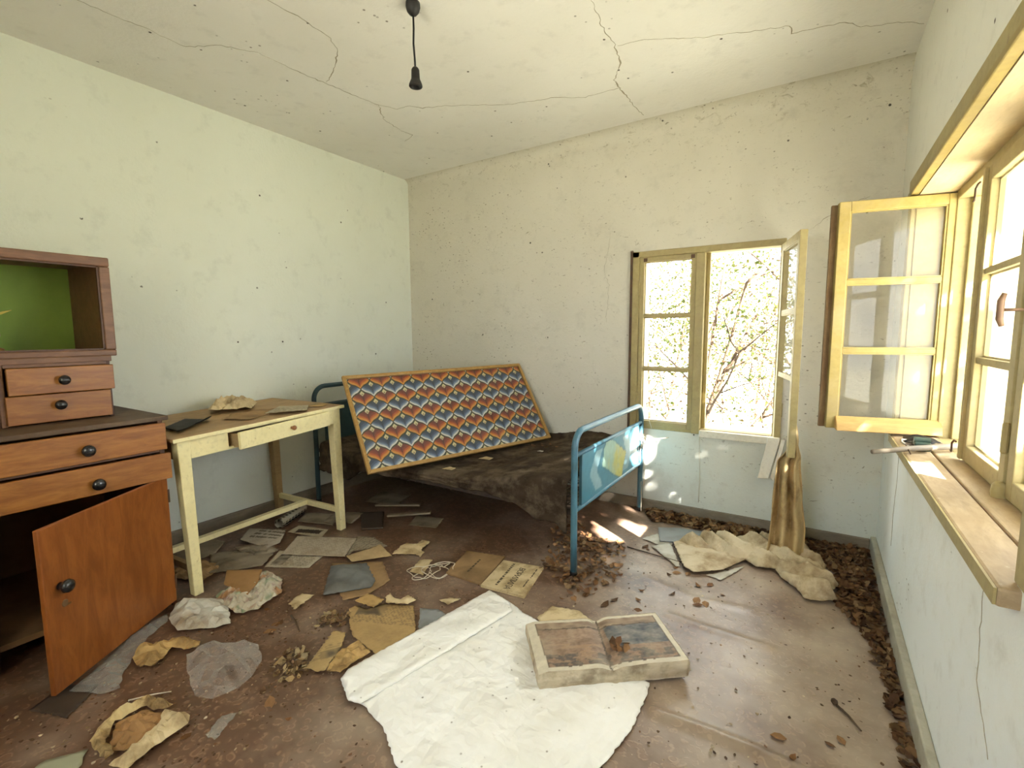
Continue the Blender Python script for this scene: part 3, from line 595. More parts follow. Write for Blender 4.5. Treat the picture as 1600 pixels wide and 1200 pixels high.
# ------------------------------------------------------------------ ivory table
TB = Matrix.Translation((-2.49, 1.03, 0)) @ Matrix.Rotation(math.radians(3.4), 4, 'Z') @ Matrix.Rotation(math.radians(1.7), 4, 'X')
tb = thing('side_table', 'ivory painted wooden table with worn brown top and half open drawer', 'table', mw=TB)
TZ = .797; DX = .72
MB().box(-DX, 0, 0, 1.005, TZ - .018, TZ).build('tabletop', M_TTOP, tb, bev=.003)
MB().box(-.002, .003, .0, 1.005, TZ - .019, TZ - .001).build('front_edge', M_IVORY, tb, bev=.002)
def tleg(x, y, zb, name_m): MB().taper(x, y, zb, TZ - .018, .043, .058, ox=0, oy=0).build('leg', name_m, tb, bev=.004)
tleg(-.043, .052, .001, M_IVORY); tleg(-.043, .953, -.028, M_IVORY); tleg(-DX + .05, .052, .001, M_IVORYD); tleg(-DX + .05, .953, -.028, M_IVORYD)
za, zb_ = .686, TZ - .018
m = MB(); m.box(-.036, -.016, .08, .262, za, zb_).box(-.036, -.016, .868, .925, za, zb_).box(-.036, -.016, .262, .868, za, za + .012).box(-.036, -.016, .262, .868, zb_ - .008, zb_)
m.build('apron', M_IVORY, tb)
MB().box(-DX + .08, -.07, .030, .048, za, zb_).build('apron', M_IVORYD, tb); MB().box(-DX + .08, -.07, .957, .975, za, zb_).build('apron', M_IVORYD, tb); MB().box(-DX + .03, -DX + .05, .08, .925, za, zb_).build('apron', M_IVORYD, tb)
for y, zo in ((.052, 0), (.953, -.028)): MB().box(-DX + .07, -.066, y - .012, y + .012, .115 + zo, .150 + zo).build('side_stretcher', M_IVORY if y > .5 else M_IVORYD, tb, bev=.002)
MB().hexa([(-DX / 2 - .024, .06, .118), (-DX / 2 + .014, .06, .118), (-DX / 2 + .014, .945, .092), (-DX / 2 - .024, .945, .092)], [(-DX / 2 - .024, .06, .148), (-DX / 2 + .014, .06, .148), (-DX / 2 + .014, .945, .122), (-DX / 2 - .024, .945, .122)]).build('long_stretcher', M_IVORY, tb, bev=.002)
m = MB(); m.box(-.018, 0, 0, .60, 0, .088)
td = m.build('drawer', M_IVORY, tb, bev=.002, loc=(.062, .278, za + .002), rotz=math.radians(4.6))
m = MB(); m.box(-.36, -.018, .016, .028, .004, .074).box(-.36, -.018, .572, .584, .004, .074).box(-.36, -.35, .028, .572, .004, .074).box(-.35, -.018, .028, .572, .004, .012)
m.build('drawer_box', M_IVORYD, td)
m = MB(); m.lathe([(0, .008), (.008, .007), (.014, .012), (.022, .014), (.028, .011), (.031, .001)], (0, .315, .048), (1, 0, 0), 16); m.build('knob', M_TKNOB, td, smooth=True)

# ------------------------------------------------------------------ bed
XFt, XHd, YN, YW = -1.03, -3.16, 2.225, 3.335
OB = (-2.1, 2.8, 0)
bed = thing('iron_bed', 'blue tubular iron bedstead standing in the corner by the back window', 'bed', OB)
def bow(x, y0, y1, z, r=.095, zb=0.0):
    P = [(x, y0, zb), (x, y0, .25), (x, y0, z - r)]
    for i in range(1, 9): a = math.pi / 2 * i / 8; P.append((x, y0 + r - r * math.cos(a), z - r + r * math.sin(a)))
    for i in range(0, 9): a = math.pi / 2 * i / 8; P.append((x, y1 - r + r * math.sin(a), z - r + r * math.cos(a)))
    return P + [(x, y1, .25), (x, y1, zb)]
def end_frame(x, ztop, zr1, zr0, mt, pre):
    MB(OB).tube(bow(x, YN, YW, ztop), .0175, 14).build(pre + '_bow', mt, bed, smooth=True)
    for z in (zr1, zr0): MB(OB).tube([(x, YN, z), (x, YW, z)], .0125, 12).build(pre + '_rail', mt, bed, smooth=True)
    for y in (YN, YW): MB(OB).lathe([(0, .021), (.02, .020), (.026, .017)], (x, y, .0), (0, 0, 1), 14).build('foot_cap', M_DARKB, bed, smooth=True)
end_frame(XFt, .770, .645, .350, M_BLUE, 'foot')
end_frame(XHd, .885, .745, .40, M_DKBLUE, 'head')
# painted sheet metal panel in the foot end
n1, n2 = 90, 34; y0, y1, z0, z1 = YN + .085, YW - .075, .356, .640
vs = []; cols = []; fs = []
for side, xx in ((0, XFt + .004), (1, XFt - .004)):
    for j in range(n2 + 1):
        for i in range(n1 + 1):
            u, v = i / n1, j / n2; vs.append((xx - OB[0], y0 + u * (y1 - y0) - OB[1], z0 + v * (z1 - z0) - OB[2]))
            c = Vector((.075, .235, .31)); nn = nz(u * 9, v * 3, 1) * .5 + nz(u * 30, v * 9, 2) * .25
            d = max(abs(u - .52) / (.24 + .05 * nn) + abs(v - .52) / .52 * .55, abs(v - .52) / (.44 + .06 * nn))
            if side == 0:
                d2 = abs((u - .52) * 1.9 + (v - .5) * .45) + abs(v - .52) * .75 + nn * .09
                if d2 < .42: c = Vector((.34, .50, .40)).lerp(Vector((.52, .50, .14)), min(1, max(0, (u - .44) * 7 + nn * 2)))
                elif d2 < .455: c = Vector((.05, .16, .20))
                for uc, sg in ((.17, 1), (.80, -1)):
                    dd = abs(u - uc - sg * .10 * (abs(v - .5) * 2) + nn * .03)
                    if dd < .055 and .10 < v < .9: c = Vector((.26, .42, .46))
            cols.append(c)
for s in range(2):
    for j in range(n2):
        for i in range(n1):
            a = s * (n1 + 1) * (n2 + 1) + j * (n1 + 1) + i; q = (a, a + 1, a + n1 + 2, a + n1 + 1); fs.append(q if s == 0 else q[::-1])
me = bpy.data.meshes.new('foot_panel'); me.from_pydata(vs, [], fs); me.update(); set_cols(me, cols)
link('foot_panel', me, M_PANEL, bed)['label'] = 'blue panel painted with pale yellow landscape'
for ya_ in (y0 - .008, y1 - .004): MB(OB).box(XFt - .008, XFt + .008, ya_, ya_ + .012, z0, z1).build('panel_edge', M_BLUE, bed)
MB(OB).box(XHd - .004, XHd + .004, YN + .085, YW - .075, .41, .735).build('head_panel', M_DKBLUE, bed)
for y in (YN + .03, YW - .03):
    m = MB(OB); m.box(XHd, XFt, y - .014, y + .014, .345, .351).box(XHd, XFt, *sorted((y + (.014 if y > 2.8 else -.014), y + (.011 if y > 2.8 else -.011))), .320, .351); m.build('side_rail', M_WIREM, bed)
m = MB(OB)
for k in range(15):
    y = YN + .10 + k * .066; m.tube([(XHd + .02 + (XFt - XHd - .04) * i / 16, y, .350 - .05 * math.sin(math.pi * i / 16) ** .7) for i in range(17)], .0022, 4)
for k in range(34):
    x = XHd + .06 + k * .06; z = .350 - .05 * math.sin(math.pi * (k + 1) / 35) ** .7; m.tube([(x, YN + .045, z), (x, YW - .045, z)], .0022, 4)
o = m.build('spring_mesh', M_WIREM, bed); o['kind'] = 'stuff'

# blanket: lies on the springs, sags, hangs over the near side
def lerp_tab(t, tab):
    for (a, va), (b, vb) in zip(tab, tab[1:]):
        if t <= b: k = max(0, (t - a) / (b - a)); k = k * k * (3 - 2 * k); return va + (vb - va) * k
    return tab[-1][1]
XB0, XB1 = -3.12, -1.075
nxx, nt_, nh = 150, 74, 22
vs = []; fs = []
for i in range(nxx + 1):
    x = XB0 + (XB1 - XB0) * i / nxx
    zn = lerp_tab(x, [(-3.12, .47), (-2.7, .43), (-2.25, .405), (-1.9, .415), (-1.45, .47), (-1.12, .515), (-1.07, .50)])
    zw = lerp_tab(x, [(-3.12, .49), (-2.7, .46), (-2.1, .44), (-1.75, .455), (-1.40, .50), (-1.07, .495)])
    hang = lerp_tab(x, [(-3.12, .20), (-2.85, .20), (-2.6, .09), (-2.0, .05), (-1.7, .075), (-1.43, .13), (-1.2, .235), (-1.07, .26)])
    for j in range(nt_ + nh + 1):
        if j <= nt_:
            k = j / nt_; y = YW + .02 - (YW + .02 - 2.235) * k
            z = zw + (zn - zw) * k + .010 * nz(x, y, 0, 5) + .008 * nz(x, y, 1, 13) + .004 * nz(x, y, 2, 40) - .03 * math.sin(math.pi * k) * math.sin(math.pi * min(1, max(0, (x + 3.0) / 1.7)))
            z -= max(0, k - .95) ** 2 * 4
            if k < .04: z += (.04 - k) * .8
        else:
            k = (j - nt_) / nh; y = 2.235 - .014 * math.sin(min(1, k * 4) * math.pi / 2) + .018 * nz(x, k * .4, 3, 9) * k + .006 * nz(x, k, 3, 30); z = zn - .010 - hang * k * (1 + .10 * nz(x, 0, 5, 17)) + .01 * nz(x, y, 0, 5) * (1 - k)
        vs.append((x, y, z))
n_ = nt_ + nh + 1
for i in range(nxx):
    for j in range(n_ - 1): a = i * n_ + j; fs.append((a, a + 1, a + n_ + 1, a + n_))
me = bpy.data.meshes.new('blanket'); me.from_pydata(vs, [], fs); me.update()
o = link('blanket', me, M_BLANK, None, True); md = o.modifiers.new('solid', 'SOLIDIFY'); md.thickness = .012; md.offset = -1
tag(o, 'filthy dark brown blanket sagging over the iron bed', 'blanket')

# framed heart pattern panel leaning on bed and table
BL = Vector((-2.21, 1.893, .451)); BR = Vector((-1.704, 3.249, .470)); TL = Vector((-2.573, 2.026, 1.007))
ax = (BR - BL); PW = ax.length; ax.normalize(); ay = TL - BL; ay -= ax * ay.dot(ax); PH = ay.length; ay.normalize(); az = ax.cross(ay)
pic = thing('framed_picture', 'long framed picture of orange and blue flame stitch hearts leaning across the bed', 'picture',
            mw=Matrix(((ax.x, ay.x, az.x, BL.x), (ax.y, ay.y, az.y, BL.y), (ax.z, ay.z, az.z, BL.z), (0, 0, 0, 1))))
fwid = .024
def mould(q0, q1, name):
    m = MB(); m.hexa([(*p, -.018) for p in q0], [(*p, .008) for p in q1]); m.build('frame_rail', M_GOLD, pic, bev=.005)
f = fwid
mould([(0, 0), (PW, 0), (PW - f, f), (f, f)], [(0, 0), (PW, 0), (PW - f, f), (f, f)], 'b')
mould([(f, PH - f), (PW - f, PH - f), (PW, PH), (0, PH)], [(f, PH - f), (PW - f, PH - f), (PW, PH), (0, PH)], 't')
mould([(0, 0), (f, f), (f, PH - f), (0, PH)], [(0, 0), (f, f), (f, PH - f), (0, PH)], 'l')
mould([(PW - f, f), (PW, 0), (PW, PH), (PW - f, PH - f)], [(PW - f, f), (PW, 0), (PW, PH), (PW - f, PH - f)], 'r')
iw, ih = PW - 2 * f, PH - 2 * f; per = iw / 9.35; row = ih / 9.75
n1, n2 = 620, 300
u = np.linspace(0, 1, n1 + 1); v = np.linspace(0, 1, n2 + 1); Uu, Vv = np.meshgrid(u, v)
px = Uu * iw / per; py = (1 - Vv) * ih / row               # in heart periods / rows, from the top left
col = np.zeros(px.shape + (3,)); col[:] = (.030, .042, .018)
def smooth_low(a): return (1 - a ** .85) * (1 - .16 * np.sin(np.pi * a)) * 1.0
for r in range(-2, 12):
    off = .52 if r % 2 == 0 else .02
    a = ((px - off + .5) % 1) - .5; A = np.abs(a) * 2; dv = py - (r + .22)
    yl = .97 * (1 - A) - .07 * np.sin(2 * np.pi * A)
    B = 1 - A; upper = -1 + .97 * (1 - B) - .07 * np.sin(2 * np.pi * B) + .07
    yu = np.maximum(-.22 * (1 - A) - .47 * np.sin(np.pi * A) ** .75, upper)
    ins = (dv > yu) & (dv < yl); d = (yl - dv)
    red = r % 2 == 0
    bands = [(-.1, (.02, .02, .012)), (.05, (.62, .27, .045)), (.24, (.56, .19, .02)), (.36, (.42, .085, .015)), (.54, (.22, .032, .016)), (.78, (.14, .022, .018))] if red else \
            [(-.1, (.02, .02, .015)), (.05, (.68, .68, .62)), (.20, (.36, .42, .50)), (.32, (.13, .20, .32)), (.50, (.045, .085, .16)), (.74, (.025, .05, .085))]
    edge = (np.abs(dv - yu) < .03)
    for th_, c in bands: k = ins & (d > th_); col[k] = c
    sh = ins & (A < .05) & (d > .25); col[sh] *= .6
    col[ins & edge] = (.02, .025, .015)
    st = (np.abs(a) * 2 / .22 + np.abs(dv + .50) / .30) < 1; col[st] = (.62, .55, .30)
    st2 = (np.abs(a) * 2 / .06 + np.abs(dv + .40) / .12) < 1; col[st2] = (.15, .10, .05)
g = np.stack([f + Uu * iw, f + Vv * ih, np.full(px.shape, -.008)], -1).reshape(-1, 3)
idx = np.arange((n1 + 1) * (n2 + 1)).reshape(n2 + 1, n1 + 1)
q = np.stack([idx[:-1, :-1], idx[:-1, 1:], idx[1:, 1:], idx[1:, :-1]], -1).reshape(-1, 4)
me = bpy.data.meshes.new('print'); me.from_pydata(g.tolist(), [], q.tolist()); me.update(); set_cols(me, col.reshape(-1, 3) * .85)
link('print', me, M_HEART, pic)['label'] = 'orange and blue heart pattern print'
MB().box(f - .004, PW - f + .004, f - .004, PH - f + .004, -.003, .0).build('glass', M_GLASSD, pic)
MB().box(.006, PW - .006, .006, PH - .006, -.022, -.012).build('backing_board', M_CARD, pic)

# ------------------------------------------------------------------ pendant lamp holder
OL = (-1.533, 1.648, H)
t = thing('pendant_lamp_holder', 'bare black lamp holder hanging on a cord from the ceiling', 'lamp', OL)
MB().lathe([(0, .030), (.016, .031), (.034, .026), (.046, .016), (.052, .006)], (0, 0, 0), (0, 0, -1), 20).build('ceiling_rose', M_DARKB, t, smooth=True)
MB().tube([(0, 0, -.045), (.001, 0, -.10), (-.003, .001, -.16), (.003, 0, -.22), (.005, 0, -.262)], .0042, 8).build('cord', M_DARKB, t, smooth=True)
MB().lathe([(0, .006), (.006, .013), (.014, .017), (.05, .0185), (.058, .022), (.072, .028), (.080, .029), (.083, .027), (.083, .016), (.07, .014)], (.005, 0, -.256), (0, 0, -1), 20).build('socket', M_DARKB, t, smooth=True)

# ------------------------------------------------------------------ crumpled sheets of all sorts
def inside(p, poly):
    x, y = p; c = False
    for (x0, y0), (x1, y1) in zip(poly, poly[1:] + poly[:1]):
        if (y0 > y) != (y1 > y) and x < (x1 - x0) * (y - y0) / (y1 - y0) + x0: c = not c
    return c
def edist(p, poly):
    best = 9
    for (x0, y0), (x1, y1) in zip(poly, poly[1:] + poly[:1]):
        dx, dy = x1 - x0, y1 - y0; t = max(0, min(1, ((p[0] - x0) * dx + (p[1] - y0) * dy) / (dx * dx + dy * dy + 1e-12)))
        best = min(best, math.hypot(p[0] - x0 - t * dx, p[1] - y0 - t * dy))
    return best
def sheet(name, label, cat, poly, mt, amp=.006, lam=.08, z0=.004, res=.014, dome=0, domew=.06, rag=.004, th=.0012, colf=None, parent=None, group=None, seed=None, folds=None, tilt=None, smooth=True, pleat=None, jag=0):
    r = random.Random(seed if seed is not None else len(label or name) * 31 + int(abs(poly[0][0]) * 1000))
    area = sum(a[0] * b[1] - b[0] * a[1] for a, b in zip(poly, poly[1:] + poly[:1]))
    if area < 0: poly = poly[::-1]
    bp = []
    for a, b in zip(poly, poly[1:] + poly[:1]):
        n = max(1, int(math.dist(a, b) / res))
        for i in range(n):
            t_ = i / n; x, y = a[0] + (b[0] - a[0]) * t_, a[1] + (b[1] - a[1]) * t_
            if i: x += r.uniform(-1, 1) * rag; y += r.uniform(-1, 1) * rag
            bp.append((x, y))
    nb = len(bp); xs = [p[0] for p in bp]; ys = [p[1] for p in bp]; pts = list(bp)
    yy = min(ys); k = 0
    while yy < max(ys):
        xx = min(xs) + (res / 2 if k % 2 else 0)
        while xx < max(xs):
            p = (xx + r.uniform(-.15, .15) * res, yy + r.uniform(-.15, .15) * res)
            if inside(p, bp) and edist(p, bp) > res * .45: pts.append(p)
            xx += res
        yy += res * .87; k += 1
    vo, _, fo, *_ = delaunay_2d_cdt([Vector(p) for p in pts], [(i, (i + 1) % nb) for i in range(nb)], [], 1, 1e-6)
    waves = []; sx = r.uniform(0, 40)
    for k in range(6):
        a = r.uniform(0, math.pi); l = lam * r.uniform(.55, 1.7); waves.append((math.cos(a) / l, math.sin(a) / l, r.random(), r.uniform(.5, 1)))
    cx, cy = sum(xs) / nb, sum(ys) / nb; vs = []; cols = []
    for p in vo:
        wx = p.x + .35 * lam * nz(p.x, p.y, 4, 1 / lam * .7); wy = p.y + .35 * lam * nz(p.x, p.y, 9, 1 / lam * .7)
        q1 = mnoise.voronoi(Vector((wx / lam + sx, wy / lam, 0)))[0]; q2 = mnoise.voronoi(Vector((wx * 2.4 / lam, wy * 2.4 / lam + sx, 5)))[0]
        h = .75 * (q1[1] - q1[0]) * .5 + .55 * q1[0] + .28 * q2[0] + .35 * nz(p.x, p.y, sx, .45 / lam)
        ed = edist((p.x, p.y), bp); h = max(0, h) * amp * 1.15 * (.45 + .55 * min(1, ed / (lam * .7)))
        if dome: d = min(1, edist((p.x, p.y), bp) / domew); h += dome * (d * (2 - d)) * (.55 + .45 * nz(p.x, p.y, 7, 1 / lam))
        z = z0 + h
        if jag: z += r.uniform(-1, 1) * jag * min(1, .3 + ed / .03); z = max(z, z0 * .5 + .001)
        if pleat:
            for dx, dy, l_, pa in pleat: z += pa * (1 - abs(math.sin(math.pi * ((p.x * dx + p.y * dy) / l_ + .9 * nz(p.x, p.y, l_ * 50, 4))))) * min(1, ed / .03)
        if folds:
            for fx, fy, dx, dy, hh, ww in folds: z += hh * math.exp(-(((p.x - fx) * -dy + (p.y - fy) * dx) / ww) ** 2)
        if tilt: z += max(0, tilt[0] * (p.x - cx) + tilt[1] * (p.y - cy))
        vs.append((p.x - cx, p.y - cy, z))
        if colf: cols.append(colf(p.x, p.y))
    me = bpy.data.meshes.new(name); me.from_pydata(vs, [], [tuple(f_) for f_ in fo]); me.update()
    if colf: set_cols(me, cols)
    o = link(name, me, mt, parent, smooth)
    o.location = (cx, cy, 0)
    if th: md = o.modifiers.new('solid', 'SOLIDIFY'); md.thickness = th; md.offset = 1
    return tag(o, label, cat, group)
def print_cols(org, deg, base, rows=.011, ink=.5, head=0, margin=.02, w=.25, h=.3, pic=None):
    c, s = math.cos(math.radians(deg)), math.sin(math.radians(deg)); dk = Vector((.10, .08, .055)); base = Vector(base)
    def fn(x, y):
        dx, dy = x - org[0], y - org[1]; u, v = dx * c + dy * s, -dx * s + dy * c
        if pic and pic[0] < u < pic[2] and pic[1] < v < pic[3]:
            k = .5 + nz(u, v, 2, 25); return base.lerp(dk, max(.35, min(.95, k + .15)))
        if not (margin < u < w - margin and margin < v < h - margin): return base
        k = (v % rows) / rows; word = nz(u * 1.0, int(v / rows) * 3.7, 1, 60)
        if .25 < k < .75 and word > -.15: return base.lerp(dk, ink)
        return base
    return fn

# the big white sheet, its doubled hem, and the old box lying on it
WS = [(-1.309, 1.85), (-1.154, 1.813), (-1.053, 1.772), (-.453, 1.639), (-.445, 1.589), (-.442, 1.396), (-.477, 1.214), (-.496, 1.121), (-.62, .95), (-.793, .86), (-.915, .87), (-1.122, .985), (-1.249, 1.018), (-1.319, 1.008), (-1.42, 1.055), (-1.437, 1.104)]
ws = sheet('white_sheet', 'large creased white oilcloth sheet spread on the floor under the old box', 'sheet', WS, M_CLOTHW, amp=.017, lam=.10, z0=.004, res=.011, rag=.003, th=.002, seed=3)
hem = sheet('folded_hem', None, None, [(-1.300, 1.838), (-1.170, 1.803), (-1.112, 1.752), (-1.258, 1.008), (-1.304, .996), (-1.415, 1.052), (-1.432, 1.098)], M_CLOTHW, amp=.006, lam=.10, z0=.017, res=.011, rag=.002, th=.004, seed=5, dome=.012, domew=.014)
hem.parent = ws; hem.location = (hem.location.x - ws.location.x, hem.location.y - ws.location.y, 0)
# the collapsed picture box: body with a lid on which a picture is printed
oB = Vector((-.775, 1.39, 0)); bx = Vector((.435, .35, 0)); BLn = bx.length; bx.normalize(); by = Vector((-bx.y, bx.x, 0)); BWd = .302
box = thing('picture_box', 'battered flat box with a cracked picture lid lying on the white sheet', 'box',
            mw=Matrix(((bx.x, by.x, 0, oB.x), (bx.y, by.y, 0, oB.y), (0, 0, 1, .012), (0, 0, 0, 1))))
def box_top(u, v):
    z = .066 - .013 * math.exp(-((u - .505 - .05 * (v - .5)) / .05) ** 2) + .010 * abs(u - .5) + .003 * nz(u, v, 1, 6) + .0015 * nz(u, v, 1, 25)
    return z - .010 * max(0, .06 - u) / .06
n1, n2 = 130, 70
vs = []; fs = []; cols = []
for j in range(n2 + 1):
    for i in range(n1 + 1):
        u, v = i / n1, j / n2; vs.append((u * BLn, v * BWd, box_top(u, v)))
        a = nz(u * 4, v * 4, 3, 1); b_ = nz(u, v, 5, 14); crm = Vector((.64, .575, .44)); c = crm
        u0 = .075 - .02 * v; e = .012 * nz(u, v, 8, 30)
        if u0 < u < .965 and .075 + e < v < .955:
            g_ = nz(u * 2, v * 2, 31, 22); c = Vector((.20, .125, .08)).lerp(Vector((.36, .245, .165)), .5 + a * .6 + b_ * .5 + g_ * .5)
            if u > .55 and v > .38: c = Vector((.085, .09, .095)).lerp(Vector((.26, .235, .205)), .4 + a * .7 + b_ * .6 + g_ * .4)
            if v < .30 + .1 * a and b_ > -.15: c = c.lerp(Vector((.075, .068, .06)), .35 + max(0, min(.5, .4 + g_)))
            if .12 < u < .5 and .15 < v < .5 and nz(u * 1.4, v * 2.2, 11, 7) > .12: c = c.lerp(Vector((.40, .26, .15)), .6)
            if u > .55 and .1 < v < .4 and nz(u * 1.4, v * 2, 21, 8) > .1: c = c.lerp(Vector((.36, .22, .13)), .6)
            if v > .80: c = Vector((.36, .26, .17)).lerp(Vector((.22, .15, .10)), .5 + b_) 
            if abs(v - .80 - e) < .012: c = Vector((.10, .065, .04))
            if min(abs(u - u0), abs(v - .075 - e), abs(u - .965)) < .006: c = Vector((.12, .08, .05))
        if abs(u - .505 - .05 * (v - .5) - e * .6) < .006: c = Vector((.10, .07, .045))
        cols.append(c)
for j in range(n2):
    for i in range(n1): a = j * (n1 + 1) + i; fs.append((a, a + 1, a + n1 + 2, a + n1 + 1))
me = bpy.data.meshes.new('lid'); me.from_pydata(vs, [], fs); me.update(); set_cols(me, cols)
o = link('lid', me, M_BOXT, box, True); o['label'] = 'cracked brown and slate picture lid'
vs = []; fs = []; per_ = []
nu, nv = 60, 34
for i in range(nu): per_.append((i / nu, 0))
for j in range(nv): per_.append((1, j / nv))
for i in range(nu): per_.append((1 - i / nu, 1))
for j in range(nv): per_.append((0, 1 - j / nv))
K = 7
for (u, v) in per_:
    zt = box_top(u, v) + .0015; cxn, cyn = u - .5, v - .5
    for k in range(K + 1):
        q = k / K; bulge = .007 * math.sin(math.pi * q) + .004 * nz(u * 3, v * 3, q, 4) * (0 if k == 0 else 1)
        inn = -.006 * q if abs(u - .505) > .02 else -.014 * (1 - q)
        ox = (bulge + inn) * (1 if u == 1 else -1 if u == 0 else 0); oy = (bulge + inn) * (1 if v == 1 else -1 if v == 0 else 0)
        vs.append((u * BLn + ox, v * BWd + oy, zt * (1 - q)))
n_ = len(per_)
for i in range(n_):
    for k in range(K): a = i * (K + 1) + k; b_ = ((i + 1) % n_) * (K + 1) + k; fs.append((a, a + 1, b_ + 1, b_))
fs.append(tuple(i * (K + 1) + K for i in range(n_)))
me = bpy.data.meshes.new('box_body'); me.from_pydata(vs, [], fs); me.update(); link('box_body', me, M_BOXS, box, True)

# two booklets with a printed title
def flat_text(body, size, o, t, upv, mt, parent, name='title'):
    cu = bpy.data.curves.new(name, 'FONT'); cu.body = body; cu.size = size; cu.extrude = .0003; cu.space_character = .88
    ob = bpy.data.objects.new(name, cu); COL.objects.link(ob); dg = bpy.context.evaluated_depsgraph_get()
    me = bpy.data.meshes.new_from_object(ob.evaluated_get(dg)); bpy.data.objects.remove(ob); bpy.data.curves.remove(cu)
    r = link(name, me, mt, parent); nn = Vector(t).cross(Vector(upv)).normalized()
    r.matrix_local = Matrix(((t[0], upv[0], nn.x, o[0]), (t[1], upv[1], nn.y, o[1]), (0, 0, nn.z, o[2]), (0, 0, 0, 1))); return r
T_ = Vector((.166, -.986, 0)); U_ = Vector((.986, .166, 0)); org2 = Vector((-1.427, 2.156, 0))
bk = thing('booklet', 'yellowed booklet with a big printed title near the bed foot', 'booklet', (-1.285, 2.03, 0))
loc = lambda p: p - Vector((-1.285, 2.03, 0))
m = MB((-1.285, 2.03, 0)); q4 = [(-1.379, 1.871), (-1.137, 1.895), (-1.198, 2.202), (-1.427, 2.156)]
for k in range(3): d_ = .002 * (2 - k); m.hexa([(x + d_ * (1 if k else 0), y - d_, .002 + .003 * k) for x, y in q4], [(x + d_, y - d_, .0045 + .003 * k) for x, y in q4])
m.build('pages', M_PAPC, bk)
o = MB((-1.285, 2.03, 0)).hexa([(x, y, .0105) for x, y in q4], [(x, y, .012) for x, y in q4]).build('cover', M_PAPC, bk)
P2 = lambda a, b, z=.0123: org2 + T_ * a + U_ * b + Vector((0, 0, z))
flat_text('ВОРИЛИЛА', .044, loc(P2(.045, .120)), T_, U_, M_INK, bk)
def ink_row(org, tv, uv, a0, a1, b, hgt, parent, base, name, seed):
    r = random.Random(seed); m = MB(base); a = a0
    while a < a1:
        w_ = r.uniform(.008, .028); e = min(a1, a + w_); k = a
        while k < e:
            x = min(e, k + r.uniform(.0022, .0042)); P = [org + tv * s + uv * t for s, t in ((k, b), (x, b), (x, b + hgt * r.uniform(.75, 1)), (k, b + hgt))]
            m.hexa([(p.x, p.y, org.z) for p in P], [(p.x, p.y, org.z + .0004) for p in P]); k = x + .0011
        a = e + r.uniform(.004, .009)
    o = m.build(name, M_INK, parent); o['kind'] = 'stuff'; return o
og = org2 + Vector((0, 0, .0121))
ink_row(og, T_, U_, .02, .26, .066, .013, bk, (-1.285, 2.03, 0), 'print_line', 1)
ink_row(og, T_, U_, .03, .13, .207, .007, bk, (-1.285, 2.03, 0), 'print_line', 2); ink_row(og, T_, U_, .15, .23, .203, .007, bk, (-1.285, 2.03, 0), 'print_line', 3)
bk2 = thing('booklet', 'browner booklet half under the titled booklet with a faint title line', 'booklet', (-1.53, 2.02, 0))
q5 = [(-1.612, 1.878), (-1.386, 1.881), (-1.446, 2.199), (-1.674, 2.143)]
m = MB((-1.53, 2.02, 0)).hexa([(x, y, .002) for x, y in q5], [(x + .002, y, .009) for x, y in q5]); m.build('pages', M_PAPB, bk2)
MB((-1.53, 2.02, 0)).hexa([(x, y, .0095) for x, y in q5], [(x, y, .011) for x, y in q5]).build('cover', M_PAPB, bk2)
ink_row(Vector((-1.674, 2.143, .0111)), T_, U_, .07, .22, .115, .011, bk2, (-1.53, 2.02, 0), 'print_line', 4)

# papers, bags and rags on the floor
CR, TN, BR_ = (.60, .53, .40), (.46, .33, .17), (.36, .24, .12)
P = lambda *a, **k: sheet(*a, **k)
P('leaflet', 'leaflet with rows of bold letters beside the wall under the table', 'paper', [(-2.947, 1.512), (-3.073, 1.642), (-2.843, 1.753), (-2.70, 1.619), (-2.697, 1.536)], M_PRINT, amp=.008, z0=.016, res=.008, rag=.002,
  colf=print_cols((-2.95, 1.50), 22, (.50, .44, .35), rows=.042, ink=.85, margin=.035, w=.26, h=.22))
P('newspaper', 'long pale newspaper sheet lying across the floor in front of the table leg', 'newspaper', [(-2.552, 1.536), (-2.703, 1.739), (-2.356, 1.911), (-2.299, 1.827), (-2.216, 1.709)], M_PRINT, amp=.006, lam=.1, z0=.014, res=.008, rag=.002,
  colf=print_cols((-2.55, 1.53), 27, (.50, .42, .31), rows=.012, ink=.28, w=.38, h=.26))
P('newspaper', 'printed newspaper corner sticking out below the long pale sheet', 'newspaper', [(-2.509, 1.406), (-2.628, 1.574), (-2.535, 1.60), (-2.353, 1.68), (-2.291, 1.53)], M_PRINT, amp=.004, z0=.004, res=.008, rag=.002,
  colf=print_cols((-2.51, 1.40), 30, (.48, .41, .30), rows=.012, ink=.5, w=.26, h=.2, pic=(.02, .03, .09, .16)))
P('newspaper', 'folded grey newspaper end at the right of the long pale sheet', 'newspaper', [(-2.212, 1.711), (-2.385, 1.935), (-2.281, 1.985), (-2.119, 1.939), (-2.239, 1.79)], M_PRINT, amp=.012, z0=.008, res=.01,
  colf=print_cols((-2.3, 1.7), 40, (.33, .28, .20), rows=.012, ink=.5, w=.3, h=.3))
P('newspaper_clipping', 'tan newspaper clipping with a small printed box above the grey bag', 'newspaper', [(-2.20, 1.707), (-2.152, 1.918), (-1.979, 1.844), (-2.119, 1.679)], M_PRINT, amp=.005, z0=.022, res=.008, rag=.002,
  colf=print_cols((-2.2, 1.70), 66, (.50, .36, .19), rows=.011, ink=.45, w=.22, h=.18, pic=(.10, .02, .16, .07)))
P('crumpled_sheet', 'dingy crumpled sheet on the floor below the table drawer end', 'paper', [(-2.688, 1.202), (-2.919, 1.322), (-2.836, 1.471), (-2.611, 1.524), (-2.526, 1.406), (-2.60, 1.30)], M_PAPD, amp=.022, lam=.11, z0=.004)
